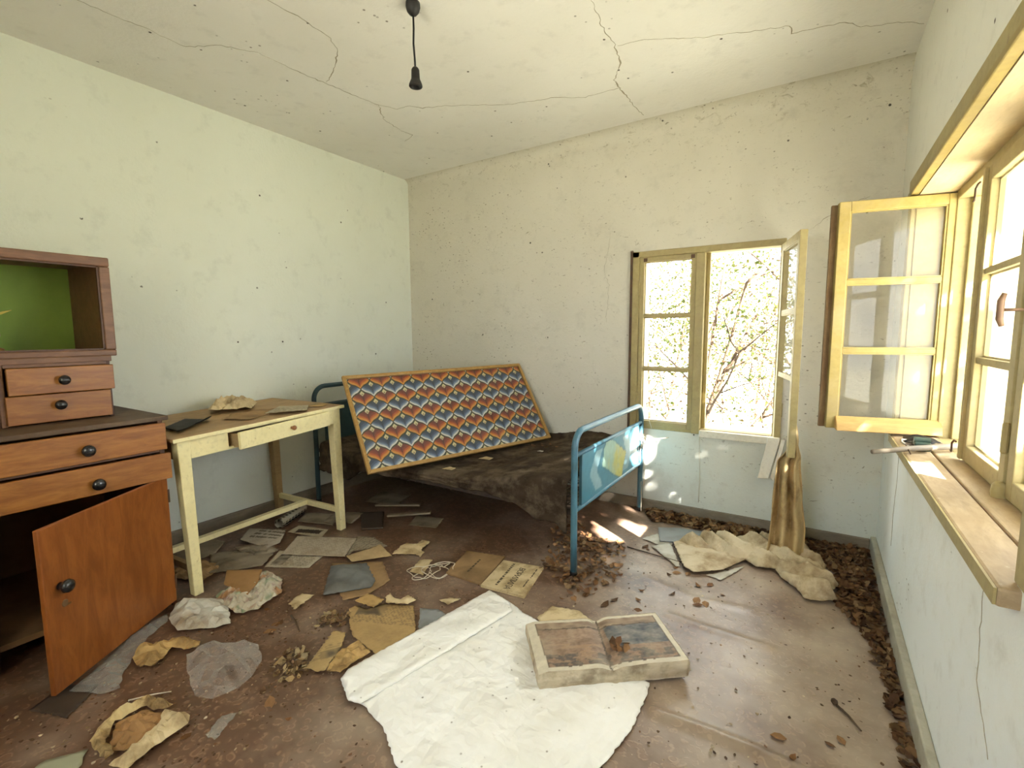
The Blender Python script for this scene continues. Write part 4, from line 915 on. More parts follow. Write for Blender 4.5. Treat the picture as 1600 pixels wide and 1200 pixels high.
P('crumpled_sheet', 'dusty rag of paper against the wall behind the front table leg', 'paper', [(-3.20, 1.10), (-3.22, 1.42), (-3.02, 1.46), (-2.90, 1.34), (-2.95, 1.12)], M_PAPD, amp=.024, lam=.12, z0=.004)
def photo_c(x, y):
    c, s = math.cos(.42), math.sin(.42); dx, dy = x + 2.72, y - 1.83; a, b = dx * c + dy * s, -dx * s + dy * c
    return (.045, .03, .022) if abs(a) < .085 and abs(b) < .028 else (.46, .40, .28)
P('photo_print', 'dark picture with a pale border lying between the table stretchers', 'picture', [(-2.834, 1.756), (-2.866, 1.858), (-2.637, 1.915), (-2.571, 1.808)], M_PRINT, amp=.004, z0=.006, res=.008, rag=.001, colf=photo_c)
P('dark_sheet', 'dark brown sheet lying behind the bordered picture under the table', 'paper', [(-2.939, 1.897), (-3.037, 2.026), (-2.791, 2.141), (-2.675, 1.979)], M_PAPD, amp=.006, z0=.006)
P('dark_board', 'dark brown board lying on the floor just past the right table leg', 'board', [(-2.45, 2.03), (-2.70, 2.226), (-2.56, 2.326), (-2.35, 2.12)], M_DARKP, amp=.003, z0=.004, th=.008, rag=.001)
for k, (x, y, a, l, lb) in enumerate([(-2.55, 2.45, 25, .34, 'thin pale lath lying in the dark under the bed head'), (-2.35, 2.36, 35, .30, 'short pale lath lying in the dark nearer the bed edge')]):
    t = MB((x, y, 0)); c, s = math.cos(math.radians(a)), math.sin(math.radians(a)); hw = .016
    q = [(x + i * l / 2 * c - j * hw * s, y + i * l / 2 * s + j * hw * c) for i, j in ((-1, -1), (1, -1), (1, 1), (-1, 1))]
    o = t.hexa([(*p, .010 + .016 * (i in (1, 2))) for i, p in enumerate(q)], [(*p, .022 + .016 * (i in (1, 2))) for i, p in enumerate(q)]).build('loose_lath', M_PAPD, None, bev=.002); o.location = (x, y, 0); tag(o, lb, 'lath', 'laths under the bed')
P('loose_sheet', 'grey sheet of paper in the shadow under the middle of the bed', 'paper', [(-2.25, 2.25), (-2.32, 2.40), (-2.12, 2.46), (-2.06, 2.31)], M_PAPD, amp=.006, z0=.004)
P('loose_sheet', 'grey sheet of paper deep under the bed head beside the laths', 'paper', [(-2.85, 2.40), (-2.92, 2.62), (-2.66, 2.70), (-2.58, 2.48)], M_PAPD, amp=.010, z0=.004)
P('crumpled_sheet', 'grey crumpled sheet partly under the leaflet below the table', 'paper', [(-2.88, 1.44), (-2.78, 1.60), (-2.62, 1.56), (-2.66, 1.42)], M_PAPD, amp=.03, lam=.09, z0=.004, res=.02, smooth=False, jag=.006)
P('crumpled_sheet', 'brown crumpled sheet between the front table leg and the wall', 'paper', [(-2.86, 1.06), (-2.92, 1.24), (-2.70, 1.30), (-2.62, 1.14)], M_PAPB, amp=.03, lam=.08, z0=.004, res=.02, smooth=False, jag=.007)
P('loose_sheet', 'creased tan sheet just behind the rolled printed paper', 'paper', [(-2.78, 1.98), (-2.86, 2.16), (-2.66, 2.24), (-2.58, 2.06)], M_PAPD, amp=.012, lam=.09, z0=.008)
# rolled strip of printed paper under the table
vs = []; fs = []; cols = []; A_, B_ = Vector((-2.93, 1.76, 0)), Vector((-3.05, 2.02, 0)); dv_ = (B_ - A_).normalized(); sd = Vector((-dv_.y, dv_.x, 0))
for i in range(41):
    for k in range(33):
        th = -2.4 + 6.6 * k / 32; rr = .026 + .0018 * (th + 2.4); p = A_.lerp(B_, i / 40) + sd * (rr * math.sin(th)) + Vector((0, 0, .042 + rr * math.cos(th) * .9 - 0.0))
        vs.append((p.x + 2.99, p.y - 1.89, max(.003, p.z))); cols.append((.06, .055, .045) if (k % 8 in (2, 3, 4)) and (i % 5) < 3 else (.47, .43, .34))
for i in range(40):
    for k in range(32): a = i * 33 + k; fs.append((a, a + 1, a + 34, a + 33))
me = bpy.data.meshes.new('rolled_paper'); me.from_pydata(vs, [], fs); me.update(); set_cols(me, cols); o = link('rolled_paper', me, M_PRINT, None, True); o.location = (-2.99, 1.89, 0)
tag(o, 'rolled strip of printed paper by the wall under the table', 'paper roll')
P('brown_paper', 'brown wrapping paper lying under the grey cloth bag', 'paper', [(-2.233, 1.631), (-2.004, 1.795), (-1.812, 1.666), (-1.798, 1.512), (-1.87, 1.418)], M_PAPB, amp=.006, z0=.004)
P('cloth_bag', 'grey blue cloth bag lying flat on brown paper', 'bag', [(-1.973, 1.387), (-2.186, 1.595), (-2.051, 1.722), (-1.863, 1.615), (-1.831, 1.561)], M_SLATE, amp=.014, lam=.07, z0=.010, dome=.028, th=.003, res=.010)
P('torn_paper', 'torn cream paper scrap in front of the bed shadow', 'paper', [(-2.016, 1.879), (-2.053, 1.979), (-2.052, 2.031), (-1.995, 2.054), (-2.001, 2.116), (-1.935, 2.117), (-1.917, 2.013), (-1.869, 1.994), (-1.854, 1.944), (-1.905, 1.96)], M_PAPC, amp=.022, lam=.05, res=.009, rag=.006)
P('paper_scrap', 'small pale paper scrap alone on the bare floor left of the newspapers', 'paper', [(-2.08, 1.304), (-2.086, 1.351), (-2.022, 1.373), (-1.989, 1.248), (-2.058, 1.26)], M_PAPC, amp=.008, lam=.05, res=.008)
P('paper_scrap', 'yellow card scrap under the string tangle', 'paper', [(-1.79, 1.79), (-1.84, 1.92), (-1.78, 1.96), (-1.70, 1.80)], M_PAPC, amp=.006, lam=.05, res=.009)
P('newspaper', 'brown crumpled newspaper page with a dark photo at the left of the white sheet', 'newspaper', [(-1.774, 1.383), (-1.771, 1.408), (-1.696, 1.423), (-1.665, 1.493), (-1.538, 1.553), (-1.417, 1.445), (-1.374, 1.394), (-1.412, 1.225), (-1.588, 1.250), (-1.66, 1.29)], M_PRINT, amp=.010, lam=.09, z0=.008, res=.008,
  colf=print_cols((-1.70, 1.28), 25, (.42, .28, .12), rows=.011, ink=.45, w=.36, h=.24, pic=(.02, .08, .15, .18)))
P('paper_flap', 'ochre paper flap on the far edge of the brown newspaper page', 'paper', [(-1.772, 1.412), (-1.772, 1.489), (-1.664, 1.493), (-1.654, 1.42)], M_PAPY, amp=.010, lam=.06, z0=.030, res=.009)
P('paper_curl', 'curled cream paper strip on the far right of the brown newspaper page', 'paper', [(-1.672, 1.507), (-1.679, 1.545), (-1.637, 1.53), (-1.601, 1.535), (-1.599, 1.582), (-1.531, 1.567), (-1.541, 1.523), (-1.634, 1.483)], M_PAPC, amp=.026, lam=.05, z0=.026, res=.008)
P('folded_newspaper', 'folded yellow newspaper left of the white sheet corner', 'newspaper', [(-1.584, 1.022), (-1.689, 1.228), (-1.633, 1.248), (-1.574, 1.181), (-1.513, 1.055), (-1.528, 1.036)], M_PRINT, amp=.010, lam=.08, z0=.012, res=.008,
  colf=print_cols((-1.58, 1.02), 62, (.46, .32, .14), rows=.012, ink=.45, w=.24, h=.12, pic=(.06, .02, .16, .07)))
P('crumpled_paper', 'dark crumpled yellow paper between the folded newspaper and the white sheet', 'paper', [(-1.509, 1.06), (-1.559, 1.156), (-1.547, 1.241), (-1.513, 1.233), (-1.45, 1.22), (-1.455, 1.143), (-1.45, 1.076)], M_PAPY, amp=.03, lam=.06, z0=.006, res=.016, smooth=False, jag=.010)
P('paper_scrap', 'grey blue paper scrap touching the white sheet hem', 'paper', [(-1.391, 1.431), (-1.503, 1.561), (-1.425, 1.60), (-1.34, 1.577), (-1.335, 1.45)], M_PAPBLU, amp=.008, lam=.07, z0=.004)
P('paper_scrap', 'small bent cream scrap beyond the grey blue scrap', 'paper', [(-1.47, 1.66), (-1.44, 1.70), (-1.39, 1.72), (-1.41, 1.65)], M_PAPC, amp=.014, lam=.04, z0=.004, res=.007)
P('paper_scrap', 'cream torn paper behind the picture box', 'paper', [(-1.00, 1.78), (-.985, 1.90), (-.86, 1.93), (-.76, 1.88), (-.80, 1.80), (-.93, 1.72)], M_PAPC, amp=.006, lam=.07, z0=.006)
P('plastic_bag', 'clear crumpled plastic bag on the floor in front of the dresser', 'bag', [(-2.048, .815), (-1.983, .945), (-1.867, 1.003), (-1.76, .955), (-1.715, .89), (-1.70, .834), (-1.708, .748), (-1.769, .72), (-1.877, .752)], M_FILM, amp=.05, lam=.085, z0=.006, dome=.05, domew=.09, th=0, res=.030, smooth=False, jag=.014, rag=.004)
P('crumpled_paper', 'yellow crumpled paper rag behind the clear plastic bag', 'paper', [(-2.204, .694), (-2.279, .747), (-2.199, .81), (-2.188, .871), (-2.082, .883), (-2.058, .859), (-2.143, .806), (-2.084, .721), (-2.119, .688)], M_PAPY, amp=.05, lam=.06, z0=.006, res=.016, dome=.012, smooth=False, jag=.011)
P('plastic_bag', 'dirty white plastic bag at the foot of the front table leg', 'bag', [(-2.387, .894), (-2.502, .971), (-2.50, 1.03), (-2.33, 1.12), (-2.125, 1.026), (-2.171, .953), (-2.261, .875)], M_BAGW, amp=.03, lam=.075, z0=.006, dome=.030, res=.022, smooth=False, jag=.007, domew=.07)
P('cardboard_piece', 'bent brown cardboard piece by the front table leg', 'cardboard', [(-2.424, 1.153), (-2.557, 1.235), (-2.407, 1.338), (-2.296, 1.248), (-2.231, 1.163)], M_CARD, amp=.004, lam=.1, z0=.045, th=.004, res=.012, dome=.012, rag=.001)
def multi_c(x, y):
    a = nz(x, y, 1, 16); b = nz(x, y, 6, 24)
    c = Vector((.50, .45, .34))
    if a > .2: c = Vector((.40, .22, .10))
    if b > .38: c = Vector((.20, .26, .16))
    if b < -.35: c = Vector((.36, .25, .21))
    return c
P('trash_bag', 'torn multicoloured wrapper heap around the brown cardboard', 'wrapper', [(-2.25, 1.08), (-2.40, 1.10), (-2.45, 1.30), (-2.423, 1.374), (-2.289, 1.37), (-2.162, 1.29), (-2.12, 1.149), (-2.18, 1.08)], M_MULTI, amp=.05, lam=.055, z0=.004, res=.014, smooth=False, jag=.012, dome=.016, colf=multi_c, rag=.006)
P('plastic_film', 'grey plastic film dragged along under the dresser door', 'plastic film', [(-2.20, .500), (-2.269, .606), (-2.345, .694), (-2.402, .78), (-2.449, .919), (-2.364, .877), (-2.308, .784), (-2.23, .710), (-2.133, .634), (-2.05, .601), (-2.072, .562)], M_FILMG, amp=.04, lam=.09, z0=.006, th=0, res=.024, smooth=False, jag=.008, dome=.02)
cp = P('crumpled_paper', 'large yellow brown crumpled paper bag nearest the camera in front of the dresser', 'paper', [(-1.800, .640), (-1.70, .672), (-1.665, .652), (-1.663, .600), (-1.655, .54), (-1.640, .475), (-1.70, .455), (-1.715, .53), (-1.745, .60)], M_PAPC, amp=.05, lam=.07, z0=.006, res=.015, smooth=False, jag=.011, pleat=[(.9, .3, .05, .03)])
for nm, pl, mt, am in (('bag_rim', [(-1.938, .55), (-1.90, .64), (-1.80, .665), (-1.80, .635), (-1.87, .60), (-1.88, .53), (-1.82, .485), (-1.74, .480), (-1.73, .455), (-1.85, .455)], M_PAPY3, .06), ('bag_inside', [(-1.88, .53), (-1.87, .60), (-1.79, .64), (-1.73, .60), (-1.71, .52), (-1.78, .48)], M_CARD, .02)):
    q = sheet(nm, None, None, pl, mt, amp=am, lam=.07, z0=.006, res=.015, smooth=False, jag=.010, dome=.02 if am > .03 else 0, domew=.03); q.parent = cp; q.location = (q.location.x - cp.location.x, q.location.y - cp.location.y, 0)
P('paper_sheet', 'grey green paper sheet at the near left edge of the floor', 'paper', [(-1.893, .337), (-1.902, .366), (-1.843, .45), (-1.765, .397), (-1.785, .33)], M_PAPG, amp=.004, lam=.1, z0=.004)
P('dark_sheet', 'dark brown sheet lying under the corner of the open dresser door', 'paper', [(-2.212, .397), (-2.268, .508), (-2.163, .574), (-2.059, .457)], M_DARKP, amp=.006, z0=.003)
P('plastic_shard', 'thin grey plastic shard on the floor right of the crumpled paper', 'plastic scrap', [(-1.589, .667), (-1.625, .736), (-1.596, .773), (-1.542, .673)], M_FILMG, amp=.012, lam=.05, z0=.004, th=0, res=.008)
P('board_piece', 'pale grey board piece lying below the back window', 'board', [(-.817, 3.055), (-.682, 3.122), (-.461, 3.15), (-.446, 3.057), (-.596, 2.922), (-.751, 2.855)], M_PAPBLU, amp=.002, z0=.012, th=.005, rag=.001)
P('paper_scrap', 'white pointed paper shard left of the fallen curtain', 'paper', [(-.781, 2.781), (-.695, 2.874), (-.573, 2.611), (-.588, 2.597)], M_PAPW, amp=.004, z0=.006)
P('paper_scrap', 'white paper corner in front of the fallen curtain', 'paper', [(-.434, 2.588), (-.273, 2.80), (-.36, 2.571)], M_PAPW, amp=.004, z0=.004)
P('paper_scrap', 'grey white paper at the left edge of the sunlit floor by the window', 'paper', [(-.86, 2.86), (-.80, 2.98), (-.66, 2.93), (-.70, 2.80)], M_PAPW, amp=.005, z0=.004)
P('fallen_curtain', 'flat pale curtain end lying on the floor toward the bed', 'cloth', [(-.675, 2.874), (-.504, 3.108), (-.426, 3.055), (-.30, 2.957), (-.28, 2.85), (-.365, 2.662), (-.49, 2.553), (-.553, 2.601)], M_CURT, amp=.012, lam=.12, z0=.016, th=.003, res=.010, pleat=[(-.2, .98, .16, .010)])
ct = P('window_curtain', 'dirty cream curtain hanging off the broken window leaf and trailing over the floor', 'curtain', [(-.66, 2.90), (-.60, 2.98), (-.52, 3.01), (-.45, 3.07), (-.40, 3.06), (-.36, 3.16), (-.27, 3.17), (-.22, 3.26), (-.10, 3.22), (-.02, 3.24), (.05, 3.10), (.10, 3.02), (.09, 2.90), (.15, 2.80), (.12, 2.72), (.14, 2.64), (.07, 2.59), (.01, 2.575), (-.03, 2.66), (-.10, 2.74), (-.13, 2.83), (-.22, 2.80), (-.28, 2.86), (-.36, 2.83), (-.449, 2.87), (-.55, 2.85)], M_CURT, amp=.020, lam=.085, z0=.012, th=.003, res=.009, dome=.012, domew=.08, pleat=[(.45, .89, .10, .050), (.80, .60, .17, .028)])
vs = []; fs = []; nu, nv = 90, 70
for j in range(nv + 1):
    q = j / nv; z = .84 - .805 * q
    wl = lerp_tab(q, [(0, -.10), (.24, -.11), (.36, -.165), (.7, -.175), (1, -.185)]); wr = lerp_tab(q, [(0, -.085), (.22, -.065), (.32, -.045), (.6, -.03), (.85, -.005), (1, -.01)])
    yc = lerp_tab(q, [(0, 2.985), (.4, 3.03), (.8, 3.07), (1, 3.0)])
    for i in range(nu + 1):
        u = i / nu; x = wl + (wr - wl) * u + .006 * nz(u * 3, q * 2, 1, 2)
        y = yc - .032 * math.cos((u + .06 * nz(0, q, 2, 3)) * math.tau * 2.6) * (.5 + .6 * q) - .02 * math.sin(math.pi * u) + .012 * nz(u * 2, q * 3, 8, 2.5)
        vs.append((x - ct.location.x, y - ct.location.y, z + .006 * nz(u * 4, 3, 3) * (j == 0)))
for j in range(nv):
    for i in range(nu): a = j * (nu + 1) + i; fs.append((a, a + 1, a + nu + 2, a + nu + 1))
me = bpy.data.meshes.new('hanging_folds'); me.from_pydata(vs, [], fs); me.update(); o = link('hanging_folds', me, M_CURTH, ct, True); md = o.modifiers.new('solid', 'SOLIDIFY'); md.thickness = .003

# things on the table
tm = lambda x, y: (x, y)
P('leatherette_cover', 'black bent leatherette cover on the near end of the table', 'cover', [(-2.76, 1.08), (-2.95, 1.26), (-2.80, 1.33), (-2.68, 1.20), (-2.60, 1.08)], M_BLACKS, amp=.010, lam=.16, z0=.806, th=.004, rag=.002, folds=[(-2.74, 1.28, .7, -.7, .022, .025)])
P('crumpled_paper', 'crumpled cream paper wad on the back of the table', 'paper', [(-2.98, 1.40), (-3.16, 1.50), (-3.18, 1.66), (-3.03, 1.72), (-2.90, 1.60)], M_PAPC, amp=.06, lam=.055, z0=.822, dome=.035, domew=.09, res=.017, smooth=False, jag=.014)
P('envelope', 'opened brown envelope on the middle of the table', 'envelope', [(-2.76, 1.36), (-2.93, 1.62), (-2.87, 1.80), (-2.70, 1.62), (-2.60, 1.42)], M_PAPB, amp=.014, lam=.12, z0=.811, folds=[(-2.75, 1.55, .55, .83, .014, .02)])
P('newspaper_page', 'printed newspaper strip hanging to the drawer edge of the table', 'newspaper', [(-2.64, 1.54), (-2.82, 1.74), (-2.70, 1.86), (-2.53, 1.73)], M_PRINT, amp=.008, lam=.09, z0=.828, res=.007, rag=.002,
  colf=print_cols((-2.64, 1.52), 48, (.55, .48, .34), rows=.022, ink=.6, w=.28, h=.2))
P('paper_strip', 'narrow tan folded paper at the far right end of the table', 'paper', [(-2.66, 1.83), (-2.73, 1.93), (-2.66, 1.98), (-2.59, 1.88)], M_PAPY, amp=.006, lam=.06, z0=.826)
# scraps on the blanket
for lb, x, y, z, s, mt in [('cream card scrap near the edge of the blanket', -1.905, 2.266, .436, .035, M_PAPC), ('cream torn card on the blanket below the framed picture', -1.86, 2.60, .432, .04, M_PAPC), ('tiny white paper bit on the blanket near the bed foot', -1.55, 2.80, .478, .018, M_PAPW)]:
    P('paper_scrap', lb, 'paper', [(x - s, y - s * .7), (x + s * 1.1, y - s * .5), (x + s, y + s * .8), (x - s * .6, y + s)], mt, amp=.012, lam=.06, z0=z, res=.009, rag=.002)

# things on the right window sill
t = thing('pulley_block', 'dark green plastic block among loose wires on the window sill', 'block', (.375, 2.50, .80))
MB().box(-.026, .026, -.032, .032, 0, .034).build('block', M_GREENP, t, bev=.005); m = MB(); m.lathe([(-.026, .013), (.026, .013)], (0, 0, .038), (1, 0, 0), 14); m.build('wheel', M_GREENP, t)
o = MB().tube([(-.22, -.17, .012), (-.10, -.06, .016), (.02, .02, .022), (.11, .10, .022)], [.009, .011, .012, .012], 8).build('wooden_stick', M_BASEB, None, smooth=True); o.location = (.42, 2.47, .80); tag(o, 'grey wooden stick lying across the far end of the window sill', 'stick')
for k, (lb, pts) in enumerate([('loose pale wire loop at the front of the window sill', [(0, 0, .006), (-.03, .06, .02), (-.02, .14, .016), (.03, .17, .008), (.07, .10, .010), (.06, .03, .006)]), ('thin dark wire bent on the window sill beside the stick', [(-.02, -.10, .004), (-.03, -.04, .03), (.0, .02, .02), (.05, -.02, .012), (.09, .05, .006)])]):
    o = MB().tube(pts, .0026 if k else .004, 6).build('loose_wire', M_TWIG if k else M_STRING, None, smooth=True); o.location = (.345, 2.47, .80); tag(o, lb, 'wire')
P('black_rag', 'black shrivelled rag on the sill under the open window leaf', 'rag', [(.33, 2.58), (.34, 2.72), (.44, 2.76), (.46, 2.62), (.40, 2.56)], M_BLACKS, amp=.03, lam=.05, z0=.802, res=.008)

# strings
def tangle(name, label, cat, c, rx, ry, rz, n, rad, mt, seed, step=.5):
    r = random.Random(seed); pts = []; a = 0
    for i in range(n):
        a += r.uniform(.25, .55); k = r.uniform(.45, 1)
        pts.append((rx * k * math.cos(a) + rx * .5 * math.sin(a * .31), ry * k * math.sin(a) + ry * .4 * math.cos(a * .23), max(rad, rz * (.5 + .5 * math.sin(a * 1.7 + r.random())))))
    cu = bpy.data.curves.new(name, 'CURVE'); cu.dimensions = '3D'; sp = cu.splines.new('NURBS'); sp.points.add(n - 1)
    for p, q in zip(sp.points, pts): p.co = (*q, 1)
    sp.order_u = 4; sp.use_endpoint_u = True; cu.bevel_depth = rad; cu.bevel_resolution = 1; cu.resolution_u = 3
    ob = bpy.data.objects.new(name, cu); COL.objects.link(ob); dg = bpy.context.evaluated_depsgraph_get(); me = bpy.data.meshes.new_from_object(ob.evaluated_get(dg))
    bpy.data.objects.remove(ob); o = link(name, me, mt, None, True); o.location = c; return tag(o, label, cat)
tangle('string_tangle', 'tangle of pale string on the floor left of the booklets', 'string', (-1.70, 1.86, .0), .085, .10, .016, 70, .0022, M_STRING, 4)
o = tangle('string_tangle', 'pale threads wound round the far post of the bed foot', 'string', (-1.03, 3.335, .40), .034, .034, .17, 60, .0022, M_STRING, 8)
m = MB((-.99, 3.335, .4))
for pts in ([(-1.02, 3.31, .55), (-.95, 3.34, .53), (-.84, 3.36, .55)], [(-1.0, 3.31, .52), (-.985, 3.30, .40), (-.99, 3.30, .20)], [(-1.05, 3.29, .50), (-1.075, 3.27, .42), (-1.07, 3.27, .33)], [(-.99, 3.36, .68), (-.965, 3.37, .60)], [(-1.02, 3.33, .25), (-1.01, 3.31, .12), (-1.0, 3.28, .01)]):
    m.tube(pts, .0024, 6)
o = m.build('loose_threads', M_STRING, None, smooth=True); o.location = (-.99, 3.335, .4); tag(o, 'loose pale thread ends straggling from the bed foot post', 'thread'); o['kind'] = 'stuff'
o = MB((-.64, 3.375, .1)).tube([(-.645, 3.376, .60), (-.64, 3.372, .45), (-.632, 3.374, .30), (-.635, 3.372, .12)], .0022, 6).build('hanging_thread', M_STRING, None, smooth=True); o.location = (-.64, 3.375, .1); tag(o, 'pale thread dangling down the wall below the back window', 'thread')

# twigs
for lb, pts, rad in [('dark twig with a knob lying on the bare floor near the right wall', [(.119, 1.881), (.15, 1.84), (.182, 1.794)], .004), ('short dark stick on the floor left of the brown newspaper', [(-1.962, 1.21), (-1.90, 1.19), (-1.833, 1.162)], .004),
                     ('thin dry stalk lying in front of the fallen curtain', [(-.90, 2.70), (-.6, 2.66), (-.30, 2.72)], .003), ('pale thin straw in front of the dresser door', [(-1.98, .60), (-1.93, .66), (-1.90, .70)], .0025), ('white bent straw behind the picture box', [(-.70, 1.86), (-.73, 1.93), (-.68, 2.0)], .003)]:
    m = MB((pts[1][0], pts[1][1], 0)); m.tube([(x, y, rad + .001 + .004 * (i == 1)) for i, (x, y) in enumerate(pts)], [rad * 1.1, rad, rad * .6], 7)
    if 'knob' in lb: m.lathe([(0, .004), (.008, .010), (.018, .009), (.024, .003)], (pts[0][0], pts[0][1], .009), (-.6, .8, 0), 10)
    o = m.build('twig', M_STRING if 'white' in lb or 'pale' in lb else M_TWIG, None, smooth=True); o.location = (pts[1][0], pts[1][1], 0); tag(o, lb, 'twig')

# ------------------------------------------------------------------ dry leaves
LC = [(.20, .095, .035), (.15, .07, .028), (.26, .14, .06), (.10, .05, .022), (.30, .19, .09), (.22, .12, .05)]
def leaf_geo(s, r):
    c = r.uniform(-.1, .35); b = r.uniform(.0, .5); w_ = s * r.uniform(.28, .5)
    P = []
    for t_, k in ((0, .05), (.3, .9), (.65, .8), (1, .03)):
        x = (t_ - .5) * s; zc = b * s * (t_ - .5) ** 2 * 2
        P += [(x, -w_ * k, zc + c * w_ * k), (x, 0, zc), (x, w_ * k, zc + c * w_ * k)]
    F = []
    for i in range(3):
        for k in range(2): a = i * 3 + k; F.append((a, a + 1, a + 4, a + 3))
    return P, F
def leaf_stuff(name, label, polys, n, smin, smax, zmax, seed, mt=M_LEAF, cols=LC, flat=.35):
    r = random.Random(seed); vs = []; fs = []; cl = []
    k = 0
    while k < n:
        poly = polys[r.randrange(len(polys))]; xs = [p[0] for p in poly]; ys = [p[1] for p in poly]
        p = (r.uniform(min(xs), max(xs)), r.uniform(min(ys), max(ys)))
        if not inside(p, poly): continue
        d = edist(p, poly)
        if r.random() > .35 + min(1, d / .06): continue
        V, F = leaf_geo(r.uniform(smin, smax), r); M = Matrix.Rotation(r.uniform(0, 6.28), 3, 'Z') @ Matrix.Rotation(r.gauss(0, flat), 3, 'X') @ Matrix.Rotation(r.gauss(0, flat), 3, 'Y')
        V = [M @ Vector(v) for v in V]; zl = min(v.z for v in V); z = .002 + r.random() ** 1.5 * zmax * min(1, d / .08 + .1); b = len(vs)
        vs += [(v.x + p[0], v.y + p[1], v.z - zl + z) for v in V]; fs += [tuple(i + b for i in f) for f in F]
        c = cols[r.randrange(len(cols))]; sh = r.uniform(.7, 1.25); cl += [tuple(x * sh for x in c)] * len(V); k += 1
    me = bpy.data.meshes.new(name); me.from_pydata(vs, [], fs); me.update(); set_cols(me, cl)
    return tag(link(name, me, mt, None), label, 'leaves', None, 'stuff')
leaf_stuff('leaf_litter', 'drift of dry brown leaves along the wall under the back window', [[(-1.00, 3.37), (-.20, 3.37), (-.16, 3.20), (-.36, 3.14), (-.45, 3.12), (-.65, 3.20), (-.90, 3.17)]], 1700, .018, .052, .035, 1, cols=[tuple(x * .85 for x in c) for c in LC])
leaf_stuff('leaf_litter', 'drift of dry brown leaves in the corner along the right wall', [[(-.03, 3.37), (.31, 3.37), (.31, 2.5), (.31, 1.70), (.28, 1.62), (.265, 2.07), (.235, 2.386), (.13, 2.629), (.14, 2.934), (.05, 3.127)]], 2300, .016, .046, .034, 2, cols=[tuple(x * .72 for x in c) for c in LC])
leaf_stuff('leaf_litter', 'scatter of dry leaves around the near post of the bed foot', [[(-1.50, 3.0), (-1.383, 3.0), (-1.02, 2.60), (-.86, 2.298), (-.94, 2.05), (-1.168, 2.25), (-1.356, 2.52)], [(-1.25, 2.75), (-.92, 2.75), (-.80, 2.3), (-.90, 2.0), (-1.25, 2.15)]], 430, .02, .045, .014, 3)
leaf_stuff('leaf_litter', 'small heap of leaf crumbs left of the folded yellow newspaper', [[(-1.70, .95), (-1.76, 1.06), (-1.70, 1.13), (-1.56, 1.02), (-1.60, .93)], [(-1.80, 1.22), (-1.86, 1.32), (-1.74, 1.38), (-1.70, 1.27)]], 190, .012, .035, .018, 4, cols=[(.30, .20, .09), (.18, .10, .05), (.4, .3, .16), (.12, .07, .03)])
leaf_stuff('leaf_litter', 'leaf crumbs trodden along the baseboard of the right wall', [[(.31, 1.75), (.31, .75), (.20, .80), (.24, 1.3)]], 330, .012, .035, .01, 6)
leaf_stuff('floor_crumbs', 'fine crumbs and grit scattered over the whole floor', [[(-2.4, .35), (-.3, .35), (.3, .6), (.3, 3.0), (-.9, 3.0), (-1.8, 2.1), (-2.3, 1.3)], [(-2.3, .9), (-1.0, .3), (.3, .6), (.3, 3.0), (-.9, 3.0)], [(-2.3, .3), (-1.3, .3), (-1.5, 1.2), (-2.1, 1.3)]], 1900, .004, .014, .002, 5, cols=[(.30, .22, .13), (.09, .05, .03), (.42, .34, .23), (.2, .11, .06), (.13, .075, .04), (.10, .06, .03)], flat=.2)
# single dry leaves
protos = []
for k in range(4):
    V, F = leaf_geo(.040 + .006 * k, random.Random(40 + k)); zl = min(v[2] for v in V); me = bpy.data.meshes.new('dry_leaf'); me.from_pydata([(x, y, z - zl) for x, y, z in V], [], F); me.update(); set_cols(me, [LC[k]] * len(V)); me.materials.append(M_LEAF); protos.append(me)
r = random.Random(11); spots = []
zones = [([(-1.3, 1.95), (-.35, 2.45), (-.15, 2.5), (-.75, 1.95)], 14), ([(-.6, 2.45), (-.9, 2.95), (-.8, 2.7), (-.2, 2.45)], 8), ([(-2.2, 1.2), (-1.85, 1.05), (-1.65, .8), (-1.9, 1.15)], 7), ([(-.1, 1.6), (.2, 2.4), (.1, 1.3), (-.3, 1.2)], 7), ([(-1.85, .75), (-1.5, .55), (-1.35, .85), (-1.6, .9)], 6)]
for zi, (poly, n) in enumerate(zones):
    k = 0
    while k < n:
        p = (r.uniform(-2.3, .3), r.uniform(.4, 3.1))
        if inside(p, poly): spots.append((*p, zi)); k += 1
base = None
ZL = ['between the picture box and the bed foot', 'in front of the fallen curtain', 'between the clear plastic bag and the newspapers', 'on the bare floor by the right wall', 'near the crumpled paper at the front left']
for i, (x, y, zi) in enumerate(spots):
    z = .003
    if base is None: o = base = link('dry_leaf', protos[0], None); tag(o, 'x', 'leaf', 'x')
    else: o = base.copy(); o.data = protos[i % 4]; COL.objects.link(o)
    o['label'] = 'curled dry brown leaf lying loose ' + ZL[zi]; o['group'] = 'dry leaves ' + ZL[zi]
    o.location = (x, y, z); o.rotation_euler = (r.gauss(0, .15), r.gauss(0, .15), r.uniform(0, 6.28)); sc = r.uniform(.6, 1.15); o.scale = (sc, sc, sc)
def lid_z(x, y): d = Vector((x, y, 0)) - oB; return .012 + box_top(d.dot(bx) / BLn, d.dot(by) / BWd) + .002
for i, (x, y) in enumerate([(-.585, 1.68), (-.60, 1.665), (-.565, 1.70), (-.61, 1.69), (-.575, 1.66), (-.595, 1.70), (-.555, 1.68)]):
    o = base.copy(); o.data = protos[i % 4]; COL.objects.link(o); o.location = (x, y, lid_z(x, y) + .002 + .003 * (i % 3)); o.rotation_euler = (r.gauss(0, .4), r.gauss(0, .4), r.uniform(0, 6)); sc = .95; o.scale = (sc, sc, sc)
    o['label'] = 'curled dry leaf in the small clump on the picture box lid'; o['group'] = 'dry leaves on the picture box'
